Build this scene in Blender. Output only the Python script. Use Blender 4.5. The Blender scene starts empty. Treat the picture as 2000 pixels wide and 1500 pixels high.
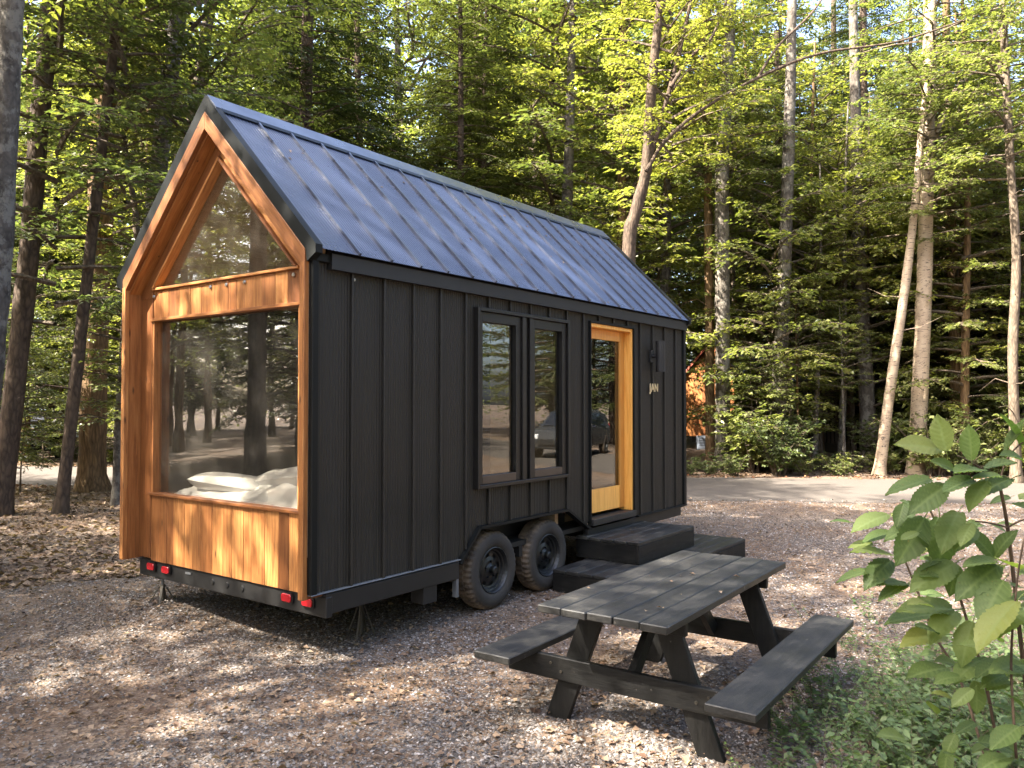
import bpy, math, random
import numpy as np
from mathutils import Vector, Matrix

random.seed(7)
rng = np.random.default_rng(7)
C = bpy.context.scene.collection
SC = bpy.context.scene
PI = math.pi

# ------------------------------------------------------------------ camera
CAM = np.array([-3.6259, -4.4648, 1.885])
YAW, PITCH, ROLL, FPX = math.radians(36.4594), math.radians(1.3325), math.radians(-0.0315), 1553.57
FW = np.array([math.cos(YAW) * math.cos(PITCH), math.sin(YAW) * math.cos(PITCH), math.sin(PITCH)])
RT = np.cross(FW, [0, 0, 1]); RT /= np.linalg.norm(RT)
UP = np.cross(RT, FW)
cd = bpy.data.cameras.new('camera')
cam = bpy.data.objects.new('camera', cd); C.objects.link(cam)
cd.sensor_width = 36; cd.lens = FPX * 36 / 2000
cd.clip_start = 0.05; cd.clip_end = 1500
cam.matrix_world = Matrix(((RT[0], UP[0], -FW[0], CAM[0]), (RT[1], UP[1], -FW[1], CAM[1]),
                           (RT[2], UP[2], -FW[2], CAM[2]), (0, 0, 0, 1)))
SC.camera = cam

# ------------------------------------------------------------------ sky, sun, exposure
SUN_AZ, SUN_EL = math.radians(149), math.radians(48)      # azimuth from +x, counter-clockwise
w = bpy.data.worlds.new('World'); SC.world = w; w.use_nodes = True
nt = w.node_tree; bg = nt.nodes['Background']
sky = nt.nodes.new('ShaderNodeTexSky'); sky.sky_type = 'NISHITA'; sky.sun_disc = False
sky.sun_elevation = SUN_EL; sky.sun_rotation = PI / 2 - SUN_AZ
sky.air_density = .8; sky.dust_density = 4.5; sky.ozone_density = .6
nt.links.new(sky.outputs[0], bg.inputs[0]); bg.inputs[1].default_value = 0.15
sl = bpy.data.lights.new('sun', 'SUN'); sl.energy = 5.0; sl.angle = math.radians(0.55); sl.color = (1, .93, .82)
so = bpy.data.objects.new('sun', sl); C.objects.link(so)
sd = Vector((math.cos(SUN_AZ) * math.cos(SUN_EL), math.sin(SUN_AZ) * math.cos(SUN_EL), math.sin(SUN_EL)))
so.rotation_euler = sd.to_track_quat('Z', 'Y').to_euler(); so.location = sd * 60
SC.view_settings.view_transform = 'Standard'; SC.view_settings.look = 'None'
SC.view_settings.exposure = 2.9; SC.view_settings.gamma = 1; SC.view_settings.use_curve_mapping = False
cy = SC.cycles
cy.max_bounces = 8; cy.diffuse_bounces = 4; cy.glossy_bounces = 3; cy.transmission_bounces = 4; cy.transparent_max_bounces = 8
cy.use_denoising = True; cy.sample_clamp_indirect = 6; cy.caustics_reflective = False; cy.caustics_refractive = False

# ------------------------------------------------------------------ helpers
def at(px, py, Z):
    """The place seen at photo pixel (px, py), Z metres in front of the camera."""
    return CAM + (FW * FPX + RT * (px - 1000) + UP * (750 - py)) * Z / FPX

def on_ground(px, Z):
    q = at(px, 786, Z); return (q[0], q[1], height(q[0], q[1]))

def height(x, y):
    return 0.13 * math.exp(-((x - .15) ** 2 + (y - 2.5) ** 2) / 1.1)

class MB:
    def __init__(s): s.v = []; s.f = []; s.m = []
    def add(s, vs, fs, mi=0):
        b = len(s.v); s.v += [tuple(map(float, v)) for v in vs]
        for f in fs: s.f.append(tuple(i + b for i in f)); s.m.append(mi)
        return s
    def box(s, a, b, mi=0):
        (x0, y0, z0), (x1, y1, z1) = [tuple(map(float, t)) for t in (np.minimum(a, b), np.maximum(a, b))]
        return s.add([(x0, y0, z0), (x1, y0, z0), (x1, y1, z0), (x0, y1, z0), (x0, y0, z1), (x1, y0, z1), (x1, y1, z1), (x0, y1, z1)],
                     [(0, 3, 2, 1), (4, 5, 6, 7), (0, 1, 5, 4), (1, 2, 6, 5), (2, 3, 7, 6), (3, 0, 4, 7)], mi)
    def prism(s, poly, fn, d0, d1, mi=0):
        n = len(poly); vs = [fn(p, d0) for p in poly] + [fn(p, d1) for p in poly]
        return s.add(vs, [tuple(range(n))[::-1], tuple(range(n, 2 * n))] + [(i, (i + 1) % n, n + (i + 1) % n, n + i) for i in range(n)], mi)
    def bar(s, p, q, w, h, up=(0, 0, 1), mi=0):
        p, q = Vector(p), Vector(q); d = (q - p).normalized(); r = d.cross(Vector(up)).normalized(); u = r.cross(d)
        vs = [o + r * (sx * w / 2) + u * (sy * h / 2) for o in (p, q) for sx, sy in ((-1, -1), (1, -1), (1, 1), (-1, 1))]
        return s.add(vs, [(0, 3, 2, 1), (4, 5, 6, 7), (0, 1, 5, 4), (1, 2, 6, 5), (2, 3, 7, 6), (3, 0, 4, 7)], mi)
    def tube(s, pts, rad, n=8, mi=0, cap=True, jit=0.0):
        pts = [Vector(p) for p in pts]; rings = []; ref = Vector((1, 0.13, 0.07))
        for i, p in enumerate(pts):
            d = (pts[min(i + 1, len(pts) - 1)] - pts[max(i - 1, 0)]).normalized()
            if abs(d.dot(ref)) > .95: ref = Vector((0.1, 1, 0.2))
            a = d.cross(ref).normalized(); b = d.cross(a)
            for k in range(n):
                t = 2 * PI * k / n; r = rad[i] * (1 + (jit * random.uniform(-1, 1) if jit else 0))
                rings.append(p + (a * math.cos(t) + b * math.sin(t)) * r)
        fs = [(i * n + k, i * n + (k + 1) % n, (i + 1) * n + (k + 1) % n, (i + 1) * n + k) for i in range(len(pts) - 1) for k in range(n)]
        if cap: fs += [tuple(range(n))[::-1], tuple(range((len(pts) - 1) * n, len(pts) * n))]
        return s.add(rings, fs, mi)
    def lathe(s, prof, axis, n=32, mi=0, skip=None):
        """prof = (radius, distance along y); turned round the y axis at axis."""
        ax = Vector(axis); vs = []
        for k in range(n):
            t = 2 * PI * k / n
            for r, y in prof: vs.append(ax + Vector((r * math.cos(t), y, r * math.sin(t))))
        m = len(prof); fs = []
        for k in range(n):
            for j in range(m - 1):
                if skip and skip(k, j): continue
                fs.append((k * m + j, k * m + j + 1, ((k + 1) % n) * m + j + 1, ((k + 1) % n) * m + j))
        return s.add(vs, fs, mi)
    def mesh(s, name, mats, smooth=False):
        me = bpy.data.meshes.new(name); me.from_pydata(s.v, [], s.f)
        for m in (mats if isinstance(mats, (list, tuple)) else [mats]): me.materials.append(m)
        if len(set(s.m)) > 1: me.polygons.foreach_set('material_index', s.m)
        if smooth: me.polygons.foreach_set('use_smooth', [True] * len(s.f))
        me.update(); return me
    def build(s, name, mats, parent=None, bevel=0, smooth=False, loc=None, rot=None):
        o = link(name, s.mesh(name, mats, smooth), parent, loc, rot)
        if bevel:
            b = o.modifiers.new('bevel', 'BEVEL'); b.width = bevel; b.segments = 1; b.limit_method = 'ANGLE'
        return o

def link(name, me, parent=None, loc=None, rot=None, scale=None):
    o = bpy.data.objects.new(name, me); C.objects.link(o)
    if parent: o.parent = parent
    if loc is not None: o.location = loc
    if rot is not None: o.rotation_euler = rot
    if scale is not None: o.scale = scale
    return o

def tag(o, label=None, cat=None, group=None, kind=None):
    for k, v in (('label', label), ('category', cat), ('group', group), ('kind', kind)):
        if v: o[k] = v
    return o

def thing(name, loc, label, cat, group=None, rz=0):
    o = link(name, None, None, loc, (0, 0, rz)); o.empty_display_size = .2
    return tag(o, label, cat, group)

def tri_mesh(name, V, F, mat, smooth=False):
    """V (n,3), F (m,k) as numpy arrays."""
    me = bpy.data.meshes.new(name); k = F.shape[1]
    me.vertices.add(len(V)); me.vertices.foreach_set('co', np.ascontiguousarray(V, np.float32).ravel())
    me.loops.add(F.size); me.loops.foreach_set('vertex_index', np.ascontiguousarray(F, np.int32).ravel())
    me.polygons.add(len(F)); me.polygons.foreach_set('loop_start', np.arange(0, F.size, k, dtype=np.int32))
    if smooth: me.polygons.foreach_set('use_smooth', np.ones(len(F), bool))
    me.materials.append(mat); me.update(calc_edges=True); return me

# ------------------------------------------------------------------ materials
def newmat(name):
    m = bpy.data.materials.new(name); m.use_nodes = True
    n = m.node_tree; return m, n, n.nodes['Principled BSDF']
def N(nt, t, **kw):
    n = nt.nodes.new('ShaderNode' + t)
    for k, v in kw.items():
        if k in n.inputs: n.inputs[k].default_value = v
        else: setattr(n, k, v)
    return n
def ramp(nt, fac, stops):
    r = nt.nodes.new('ShaderNodeValToRGB'); e = r.color_ramp.elements
    while len(e) < len(stops): e.new(0.5)
    for i, (p, c) in enumerate(stops): e[i].position = p; e[i].color = (*c, 1)
    nt.links.new(fac, r.inputs[0]); return r.outputs[0]
def mix(nt, fac, a, b, mode='MIX'):
    m = nt.nodes.new('ShaderNodeMix'); m.data_type = 'RGBA'; m.blend_type = mode
    for s, v in ((m.inputs[0], fac), (m.inputs[6], a), (m.inputs[7], b)):
        if hasattr(v, 'links'): nt.links.new(v, s)
        else: s.default_value = v if not isinstance(v, tuple) else (*v, 1)
    return m.outputs[2]
def coords(nt, scale=(1, 1, 1), obj_shift=False, tilt=0):
    t = N(nt, 'TexCoord'); mp = N(nt, 'Mapping'); mp.inputs['Scale'].default_value = scale; src = t.outputs['Object']
    if tilt:
        ro = N(nt, 'Mapping'); ro.inputs['Rotation'].default_value = (math.radians(tilt), 0, 0); nt.links.new(src, ro.inputs['Vector']); src = ro.outputs[0]
    nt.links.new(src, mp.inputs['Vector'])
    if obj_shift:
        oi = N(nt, 'ObjectInfo'); mu = N(nt, 'Math', operation='MULTIPLY'); mu.inputs[1].default_value = 37.0
        nt.links.new(oi.outputs['Random'], mu.inputs[0]); nt.links.new(mu.outputs[0], mp.inputs['Location'])
    return mp.outputs[0]
def noise(nt, vec, scale, detail=4, rough=.6):
    n = N(nt, 'TexNoise'); n.inputs['Scale'].default_value = scale; n.inputs['Detail'].default_value = detail; n.inputs['Roughness'].default_value = rough
    nt.links.new(vec, n.inputs['Vector']); return n.outputs['Fac']
def bump(nt, bsdf, h, strength, dist):
    b = N(nt, 'Bump'); b.inputs['Strength'].default_value = strength; b.inputs['Distance'].default_value = dist
    nt.links.new(h, b.inputs['Height']); nt.links.new(b.outputs[0], bsdf.inputs['Normal'])

def flat_mat(name, col, rough=.6, metal=0, spec=.5, var=0):
    m, n, b = newmat(name); b.inputs['Base Color'].default_value = (*col, 1)
    b.inputs['Roughness'].default_value = rough; b.inputs['Metallic'].default_value = metal; b.inputs['Specular IOR Level'].default_value = spec
    if var:
        f = noise(n, coords(n), 7, 5); c = mix(n, f, tuple(x * (1 - var) for x in col), tuple(min(1, x * (1 + var)) for x in col))
        n.links.new(c, b.inputs['Base Color'])
    return m

def wood_mat(name, dark, mid, light, scale, rough=.5, knots=True, bumpd=.002, tilt=0):
    """Stained boards: grain along the stretched axis, each board its own shade."""
    m, n, b = newmat(name); v = coords(n, scale, True, tilt)
    g = noise(n, v, 6, 6, .65); oi = N(n, 'ObjectInfo')
    col = ramp(n, g, [(.28, dark), (.5, mid), (.72, light)])
    tone = ramp(n, oi.outputs['Random'], [(0, (.52, .44, .38)), (.35, (.86, .80, .74)), (.7, (1.12, 1.14, 1.12)), (1, (1.5, 1.62, 1.7))])
    col = mix(n, 1.0, col, tone, 'MULTIPLY')
    if knots:
        vo = N(n, 'TexVoronoi'); vo.inputs['Scale'].default_value = 2.3
        n.links.new(coords(n, tuple(s * .5 + .9 for s in scale), True), vo.inputs['Vector'])
        k = ramp(n, vo.outputs['Distance'], [(.04, (1, 1, 1)), (.12, (0, 0, 0))])
        col = mix(n, k, col, tuple(x * .45 for x in dark))
    n.links.new(col, b.inputs['Base Color']); b.inputs['Roughness'].default_value = rough
    bump(n, b, g, .5, bumpd); return m

M = {}
CED = ((.16, .054, .014), (.33, .128, .036), (.45, .205, .068))
M['cedar'] = wood_mat('cedar_upright', *CED, (7, 7, .5), .52)
M['cedar_flat'] = wood_mat('cedar_across', *CED, (7, .5, 7), .52)
M['cedar_up'] = wood_mat('cedar_sloping_up', *CED, (7, .5, 7), .52, tilt=-45)
M['cedar_down'] = wood_mat('cedar_sloping_down', *CED, (7, .5, 7), .52, tilt=45)
M['pine'] = wood_mat('pine_door', (.60, .26, .05), (.76, .37, .08), (.82, .47, .13), (9, 9, .5), .4, False)
M['pale_wood'] = wood_mat('interior_boards', (.42, .31, .2), (.52, .4, .27), (.6, .48, .34), (1, 6, 6), .6)
def black_wood(name, scale, wear_shade_k=1.0):
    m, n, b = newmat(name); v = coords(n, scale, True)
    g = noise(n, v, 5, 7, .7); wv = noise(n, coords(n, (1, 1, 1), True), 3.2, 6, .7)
    col = ramp(n, g, [(.3, tuple(c * min(1, wear_shade_k + .2) for c in (.004, .004, .004))), (.55, tuple(c * min(1, wear_shade_k + .1) for c in (.014, .0135, .0125))), (.8, tuple(c * min(1, wear_shade_k + .1) for c in (.034, .032, .029)))])
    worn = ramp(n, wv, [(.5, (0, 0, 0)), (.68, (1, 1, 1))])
    col = mix(n, worn, col, mix(n, g, tuple(c * wear_shade_k for c in (.019, .0175, .0145)), tuple(c * wear_shade_k for c in (.054, .049, .039))))
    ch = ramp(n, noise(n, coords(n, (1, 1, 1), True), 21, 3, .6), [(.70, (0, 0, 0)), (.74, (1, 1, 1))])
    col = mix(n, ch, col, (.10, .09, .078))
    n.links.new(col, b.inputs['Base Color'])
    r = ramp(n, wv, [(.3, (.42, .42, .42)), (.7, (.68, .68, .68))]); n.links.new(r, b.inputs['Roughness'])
    b.inputs['Specular IOR Level'].default_value = .5 if wear_shade_k >= 1 else .3
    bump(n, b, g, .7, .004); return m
M['black_x'] = black_wood('black_stained_wood', (.7, 9, 9))
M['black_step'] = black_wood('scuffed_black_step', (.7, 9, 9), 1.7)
for ax_n, sc_ in (('x', (.7, 9, 9)), ('y', (9, .7, 9)), ('z', (9, 9, .7))): M['jet_' + ax_n] = black_wood('jet_black_timber_' + ax_n, sc_, .42)  # legs and fronts: less worn copy, with their shade deepened in the colour
M['black_y'] = black_wood('black_stained_wood_across', (9, .7, 9))
M['black_z'] = black_wood('black_stained_wood_upright', (9, 9, .7))
def metal_sheet(name, col, rough, spec, dust=False):
    m, n, b = newmat(name); f = noise(n, coords(n, (1.3, 1.3, .5)), 2.2, 6, .65)
    n.links.new(mix(n, f, tuple(x * .8 for x in col), tuple(x * 1.25 for x in col)), b.inputs['Base Color'])
    n.links.new(ramp(n, f, [(.3, (rough - .06,) * 3), (.7, (rough + .08,) * 3)]), b.inputs['Roughness'])
    b.inputs['Specular IOR Level'].default_value = spec
    if dust:
        st_ = noise(n, coords(n, (9, 9, .35)), 3, 5, .6); sep = N(n, 'SeparateXYZ'); tc = N(n, 'TexCoord'); n.links.new(tc.outputs['Object'], sep.inputs[0])
        low = ramp(n, sep.outputs['Z'], [(.50, (1, 1, 1)), (1.0, (.12, .12, .12))]); k = mix(n, 1.0, low, ramp(n, st_, [(.42, (0, 0, 0)), (.8, (.4, .4, .4))]), 'MULTIPLY')
        c0 = b.inputs['Base Color'].links[0].from_socket; n.links.new(mix(n, k, c0, (.10, .085, .065)), b.inputs['Base Color'])
    return m
M['siding'] = metal_sheet('black_painted_siding', (.0175, .016, .0135), .5, .32, True)
M['roofing'] = metal_sheet('blue_black_roof_metal', (.022, .030, .058), .30, .8)
M['trim'] = metal_sheet('black_painted_trim', (.006, .0068, .0065), .55, .2)
M['steel'] = flat_mat('chassis_steel', (.014, .0135, .013), .5, 0, .4, .3)
M['zinc'] = flat_mat('galvanised_edge', (.16, .165, .17), .45, .4, .5, .3)
M['jack'] = flat_mat('weathered_jack_steel', (.06, .052, .04), .6, .4, .4, .4)
M['rim'] = flat_mat('black_wheel_paint', (.009, .0095, .010), .38, 0, .5, .2)
M['bolt'] = flat_mat('bolt_metal', (.45, .44, .42), .35, .9)
M['lens'] = flat_mat('red_lamp_lens', (.42, .012, .018), .22, 0, .6, .2)
M['dark'] = flat_mat('matt_black', (.008, .008, .008), .6)
M['window_frame'] = flat_mat('black_window_frame', (.008, .007, .0062), .45, 0, .4, .25)
M['sash_wood'] = flat_mat('dark_brown_sash', (.05, .034, .024), .45, 0, .5, .3)
M['linen'] = flat_mat('white_linen', (.74, .75, .76), .9, 0, .2, .05)
M['brass'] = flat_mat('pale_gold_letters', (.62, .50, .30), .4, .5)
def tyre_mat():
    m, n, b = newmat('dusty_tyre_rubber'); f = noise(n, coords(n), 5, 6, .7); g = noise(n, coords(n), 40, 3)
    t = N(n, 'Attribute'); t.attribute_name = 'tread'
    base = mix(n, f, (.018, .0175, .017), (.05, .046, .042))
    dust = ramp(n, f, [(.35, (.04, .032, .025)), (.65, (.22, .155, .10))])
    n.links.new(mix(n, t.outputs['Fac'], base, dust), b.inputs['Base Color'])
    b.inputs['Roughness'].default_value = .75; b.inputs['Specular IOR Level'].default_value = .3
    bump(n, b, g, .4, .003); return m
M['tyre'] = tyre_mat()
def glass_mat(name, ior, tint, dusty=.0):
    """A thin pane: clear straight through, mirror by Fresnel."""
    m, n, b = newmat(name); out = n.nodes['Material Output']; n.nodes.remove(b)
    tr = N(n, 'BsdfTransparent'); tr.inputs[0].default_value = (*tint, 1)
    gl = N(n, 'BsdfGlossy'); gl.inputs['Roughness'].default_value = .004; gl.inputs[0].default_value = (1, 1, 1, 1)
    lw = N(n, 'LayerWeight'); lw.inputs['Blend'].default_value = .5; pw = N(n, 'Math', operation='POWER'); pw.inputs[1].default_value = 4.5; n.links.new(lw.outputs['Facing'], pw.inputs[0])
    f0 = ((ior - 1) / (ior + 1)) ** 2; fr = N(n, 'Math', operation='MULTIPLY_ADD'); fr.inputs[1].default_value = 1 - f0; fr.inputs[2].default_value = f0; n.links.new(pw.outputs[0], fr.inputs[0])
    wv = noise(n, coords(n), 1.6, 2, .5); bp = N(n, 'Bump'); bp.inputs['Strength'].default_value = .05; bp.inputs['Distance'].default_value = .02
    n.links.new(wv, bp.inputs['Height']); n.links.new(bp.outputs[0], gl.inputs['Normal'])
    ms = N(n, 'MixShader'); n.links.new(fr.outputs[0], ms.inputs[0]); n.links.new(tr.outputs[0], ms.inputs[1]); n.links.new(gl.outputs[0], ms.inputs[2])
    last = ms.outputs[0]
    if dusty:
        df = N(n, 'BsdfDiffuse'); df.inputs[0].default_value = (.55, .5, .42, 1); m2 = N(n, 'MixShader')
        fac = ramp(n, noise(n, coords(n), 2.5, 5, .6), [(.3, (dusty * .5,) * 3), (.75, (dusty * 1.6,) * 3)])
        n.links.new(fac, m2.inputs[0]); n.links.new(last, m2.inputs[1]); n.links.new(df.outputs[0], m2.inputs[2]); last = m2.outputs[0]
    n.links.new(last, out.inputs[0]); return m
M['pane'] = glass_mat('window_glass', 2.0, (.84, .82, .78), .02)
M['pane_side'] = glass_mat('side_window_glass', 1.75, (.6, .62, .6), .003)

def leaf_mat(name, c0, c1, c2, trans=.45, rough=.42, spec=.5, var=.35):
    m, n, b = newmat(name); out = n.nodes['Material Output']
    ge = N(n, 'NewGeometry'); oi = N(n, 'ObjectInfo')
    col = ramp(n, ge.outputs['Random Per Island'], [(0, c0), (.55, c1), (1, c2)])
    tone = ramp(n, oi.outputs['Random'], [(0, (1 - var, 1 - var * .8, 1 - var * .6)), (.5, (1, 1, 1)), (1, (1 + var * .9, 1 + var * .6, 1))])
    col = mix(n, 1.0, col, tone, 'MULTIPLY')
    n.links.new(col, b.inputs['Base Color']); b.inputs['Roughness'].default_value = rough; b.inputs['Specular IOR Level'].default_value = spec
    tl = N(n, 'BsdfTranslucent'); n.links.new(mix(n, 1.0, col, (1.45, 1.6, .7), 'MULTIPLY'), tl.inputs[0])
    ms = N(n, 'MixShader'); ms.inputs[0].default_value = trans
    n.links.new(b.outputs[0], ms.inputs[1]); n.links.new(tl.outputs[0], ms.inputs[2]); n.links.new(ms.outputs[0], out.inputs[0]); return m
M['maple'] = leaf_mat('maple_leaves', (.095, .112, .032), (.145, .158, .046), (.215, .208, .075), .5, .36, .7)
M['beech'] = leaf_mat('beech_leaves', (.078, .094, .032), (.122, .138, .046), (.20, .20, .08), .45, .34, .8)
M['hemlock'] = leaf_mat('hemlock_needles', (.034, .043, .015), (.058, .068, .024), (.095, .105, .038), .3, .5, .4)
M['shrub'] = leaf_mat('shrub_leaves', (.085, .105, .04), (.125, .148, .055), (.20, .21, .09), .42, .36, .6)
M['cover'] = leaf_mat('ground_cover_leaves', (.075, .115, .04), (.105, .155, .055), (.16, .20, .085), .4, .5, .4)
M['litter'] = leaf_mat('dry_fallen_leaves', (.085, .048, .030), (.185, .118, .076), (.34, .245, .165), .15, .6, .35, .0)
M['needle_litter'] = leaf_mat('rusty_roadside_litter', (.12, .045, .018), (.22, .085, .035), (.34, .17, .08), .1, .7, .3, .0)

def bark_mat(name, dark, light, zs=.35, scale=9, lichen=None, bd=.02):
    m, n, b = newmat(name); v = coords(n, (1, 1, zs), True)
    vo = N(n, 'TexVoronoi', feature='DISTANCE_TO_EDGE'); vo.inputs['Scale'].default_value = scale * 1.6; n.links.new(v, vo.inputs['Vector'])
    f = noise(n, v, scale, 7, .7)
    h = N(n, 'Math', operation='MULTIPLY_ADD'); n.links.new(vo.outputs['Distance'], h.inputs[0]); h.inputs[1].default_value = .8; n.links.new(f, h.inputs[2])
    col = ramp(n, h.outputs[0], [(.3, dark), (.8, light)])
    if lichen:
        k = ramp(n, noise(n, coords(n, (1, 1, .8), True), 5, 5, .7), [(.48, (0, 0, 0)), (.56, (1, 1, 1))]); col = mix(n, k, col, lichen)
    n.links.new(col, b.inputs['Base Color']); b.inputs['Roughness'].default_value = .85; b.inputs['Specular IOR Level'].default_value = .25
    bump(n, b, h.outputs[0], 1.0, bd); return m
M['bark'] = bark_mat('grey_brown_bark', (.036, .027, .018), (.16, .122, .086))
M['bark_dark'] = bark_mat('dark_hemlock_bark', (.024, .017, .012), (.115, .080, .055))
M['bark_warm'] = bark_mat('furrowed_warm_bark', (.045, .026, .012), (.22, .135, .066), .18, 11)
M['bark_lichen'] = bark_mat('lichen_spotted_bark', (.035, .028, .022), (.12, .10, .08), .6, 8, (.175, .155, .125))
def birch():
    m, n, b = newmat('pale_birch_bark'); v = coords(n, (2.5, 2.5, 16), True); f = noise(n, v, 3, 5, .6)
    g = noise(n, coords(n, (1, 1, 1), True), 3.5, 6, .7)
    col = mix(n, g, (.20, .13, .08), (.50, .40, .28))
    col = mix(n, ramp(n, f, [(.56, (0, 0, 0)), (.64, (1, 1, 1))]), col, (.05, .036, .027))
    g2 = noise(n, coords(n, (1, 1, 1.6), True), 9, 4, .7); col = mix(n, ramp(n, g2, [(.6, (0, 0, 0)), (.66, (1, 1, 1))]), col, (.07, .05, .036))
    n.links.new(col, b.inputs['Base Color']); b.inputs['Roughness'].default_value = .7; bump(n, b, f, .5, .006); return m
M['birch'] = birch()

def ground_mat():
    m, n, b = newmat('leaf_strewn_gravel'); v = coords(n)
    big = noise(n, v, .5, 4, .6); mid = noise(n, v, 5, 6, .7)
    vo = N(n, 'TexVoronoi'); vo.inputs['Scale'].default_value = 46; n.links.new(v, vo.inputs['Vector'])
    hs = N(n, 'SeparateColor'); n.links.new(vo.outputs['Color'], hs.inputs[0])
    peb = ramp(n, hs.outputs[0], [(0, (.045, .035, .028)), (.5, (.13, .104, .083)), (1, (.26, .212, .172))])
    lit = ramp(n, mid, [(.3, (.055, .032, .02)), (.5, (.14, .085, .05)), (.7, (.26, .17, .10))])
    col = mix(n, ramp(n, big, [(.4, (.15, .15, .15)), (.65, (.8, .8, .8))]), peb, lit)
    n.links.new(col, b.inputs['Base Color']); b.inputs['Roughness'].default_value = .9; b.inputs['Specular IOR Level'].default_value = .2
    bump(n, b, vo.outputs['Distance'], .9, .012); return m
M['ground'] = ground_mat()
def road_mat():
    m, n, b = newmat('packed_grit_road'); v = coords(n); f = noise(n, v, 1.3, 6, .65); g = noise(n, v, 38, 4, .7)
    col = mix(n, f, (.046, .039, .033), (.082, .071, .060)); col = mix(n, ramp(n, g, [(.35, (.5, .5, .5)), (.75, (0, 0, 0))]), col, (.10, .078, .06))
    n.links.new(col, b.inputs['Base Color']); b.inputs['Roughness'].default_value = .95; bump(n, b, g, .6, .008); return m
M['road'] = road_mat()
def pebble_mat():
    m, n, b = newmat('grey_pebbles'); ge = N(n, 'NewGeometry')
    col = ramp(n, ge.outputs['Random Per Island'], [(0, (.034, .029, .026)), (.3, (.082, .070, .061)), (.6, (.142, .123, .109)), (.86, (.21, .184, .163)), (1, (.40, .355, .32))])
    n.links.new(col, b.inputs['Base Color']); b.inputs['Roughness'].default_value = .75; return m
M['pebble'] = pebble_mat()

# ------------------------------------------------------------------ ground and road
def axis_pts():
    a = list(np.arange(-10, 16.01, .4)); x = 16; st = .6
    out = a[:]
    while x < 420: x += st; out.append(x); st *= 1.28
    x = -10; st = .6
    while x > -420: x -= st; out.insert(0, x); st *= 1.28
    return out
ax = axis_pts(); nx = len(ax)
V = np.array([(x, y, height(x, y)) for x in ax for y in ax]); idx = np.arange(nx * nx).reshape(nx, nx)
F = np.stack([idx[:-1, :-1], idx[1:, :-1], idx[1:, 1:], idx[:-1, 1:]], -1).reshape(-1, 4)
tag(link('ground', tri_mesh('ground', V, F, M['ground'], True)), kind='structure')
rc = [at(px, 786, Z)[:2] for px, Z in ((5200, 13.5), (2600, 15.6), (1900, 17.0), (1500, 17.5), (1100, 18.0), (600, 19.3), (100, 20.8), (-600, 22.5), (-2200, 26))]
def spline(pts, n):
    P = np.array([pts[0]] + list(pts) + [pts[-1]], float); out = []
    for i in range(1, len(P) - 2):
        for t in np.arange(n) / n:
            out.append(.5 * ((2 * P[i]) + (-P[i - 1] + P[i + 1]) * t + (2 * P[i - 1] - 5 * P[i] + 4 * P[i + 1] - P[i + 2]) * t * t + (-P[i - 1] + 3 * P[i] - 3 * P[i + 1] + P[i + 2]) * t ** 3))
    out.append(P[-2]); return np.array(out)
rp = spline(rc, 8); ROADW = 2.35
tg = np.gradient(rp, axis=0); nr = np.stack([-tg[:, 1], tg[:, 0]], 1) / np.linalg.norm(tg, axis=1)[:, None]
rb = MB(); vs = []; cols = (-1, -.8, -.4, 0, .4, .8, 1)
for p, q in zip(rp, nr):
    for k in cols:
        e = ROADW * k * (1 + (.08 * random.uniform(-1, 1) if abs(k) == 1 else 0)); vs.append((*(p + q * e), .006 + .012 * (1 - k * k)))
nc = len(cols)
rb.add(vs, [(i * nc + j, (i + 1) * nc + j, (i + 1) * nc + j + 1, i * nc + j + 1) for i in range(len(rp) - 1) for j in range(nc - 1)])
tag(rb.build('road', M['road'], smooth=True), kind='structure')
def road_dist(x, y): return np.sqrt(((rp - np.array([x, y])) ** 2).sum(1)).min()

# ------------------------------------------------------------------ the tiny house
L, W = 6.27, 2.5
house = thing('tiny_house', (0, 0, 0), 'black metal tiny house on wheels with cedar gable and blue-black roof', 'tiny house')
RIBS = [.40 + .328 * k for k in range(18)]
ZT = 2.90
WX0, WX1, WZ0, WZ1 = 1.835, 3.352, 1.117, 2.735          # double window opening
DX0, DX1, DZ0, DZ1 = 3.82, 4.81, .60, 2.755               # door opening
def zbot(x):
    P = [(0, .535), (1.636, .535), (1.895, .785), (3.343, .785), (3.771, .545), (3.78, .60), (4.9, .60), (4.93, .535), (7, .535)]
    for (a, za), (b, zb) in zip(P, P[1:]):
        if a <= x <= b: return za + (zb - za) * (x - a) / (b - a)
    return .535
def wall_strip(x0, x1, z0, z1):
    """A length of micro-ribbed sheet; z0 None follows the lower edge of the wall."""
    n = max(2, int(round((x1 - x0) / .0137))); xs = [x0 + (x1 - x0) * i / n for i in range(n + 1)]; vs = []
    for i, x in enumerate(xs):
        y = -.0045 if i % 2 else 0.0
        vs += [(x, y, zbot(x) if z0 is None else z0), (x, y, z1)]
    return MB().add(vs, [(2 * i, 2 * i + 2, 2 * i + 3, 2 * i + 1) for i in range(n)])
edges = sorted(set([.045] + RIBS + [WX0, WX1, DX0, DX1, L - .04]))
edges = [e for e in edges if e <= L - .04 + 1e-6]
for a, b in zip(edges, edges[1:]):
    mid = (a + b) / 2
    if b - a < .012: continue
    if WX0 < mid < WX1: segs = [(None, WZ0), (WZ1, ZT)]
    elif DX0 < mid < DX1: segs = [(DZ1, ZT)]
    else: segs = [(None, ZT)]
    for z0, z1 in segs: wall_strip(a, b, z0, z1).build('wall_panel', M['siding'], house)
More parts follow.
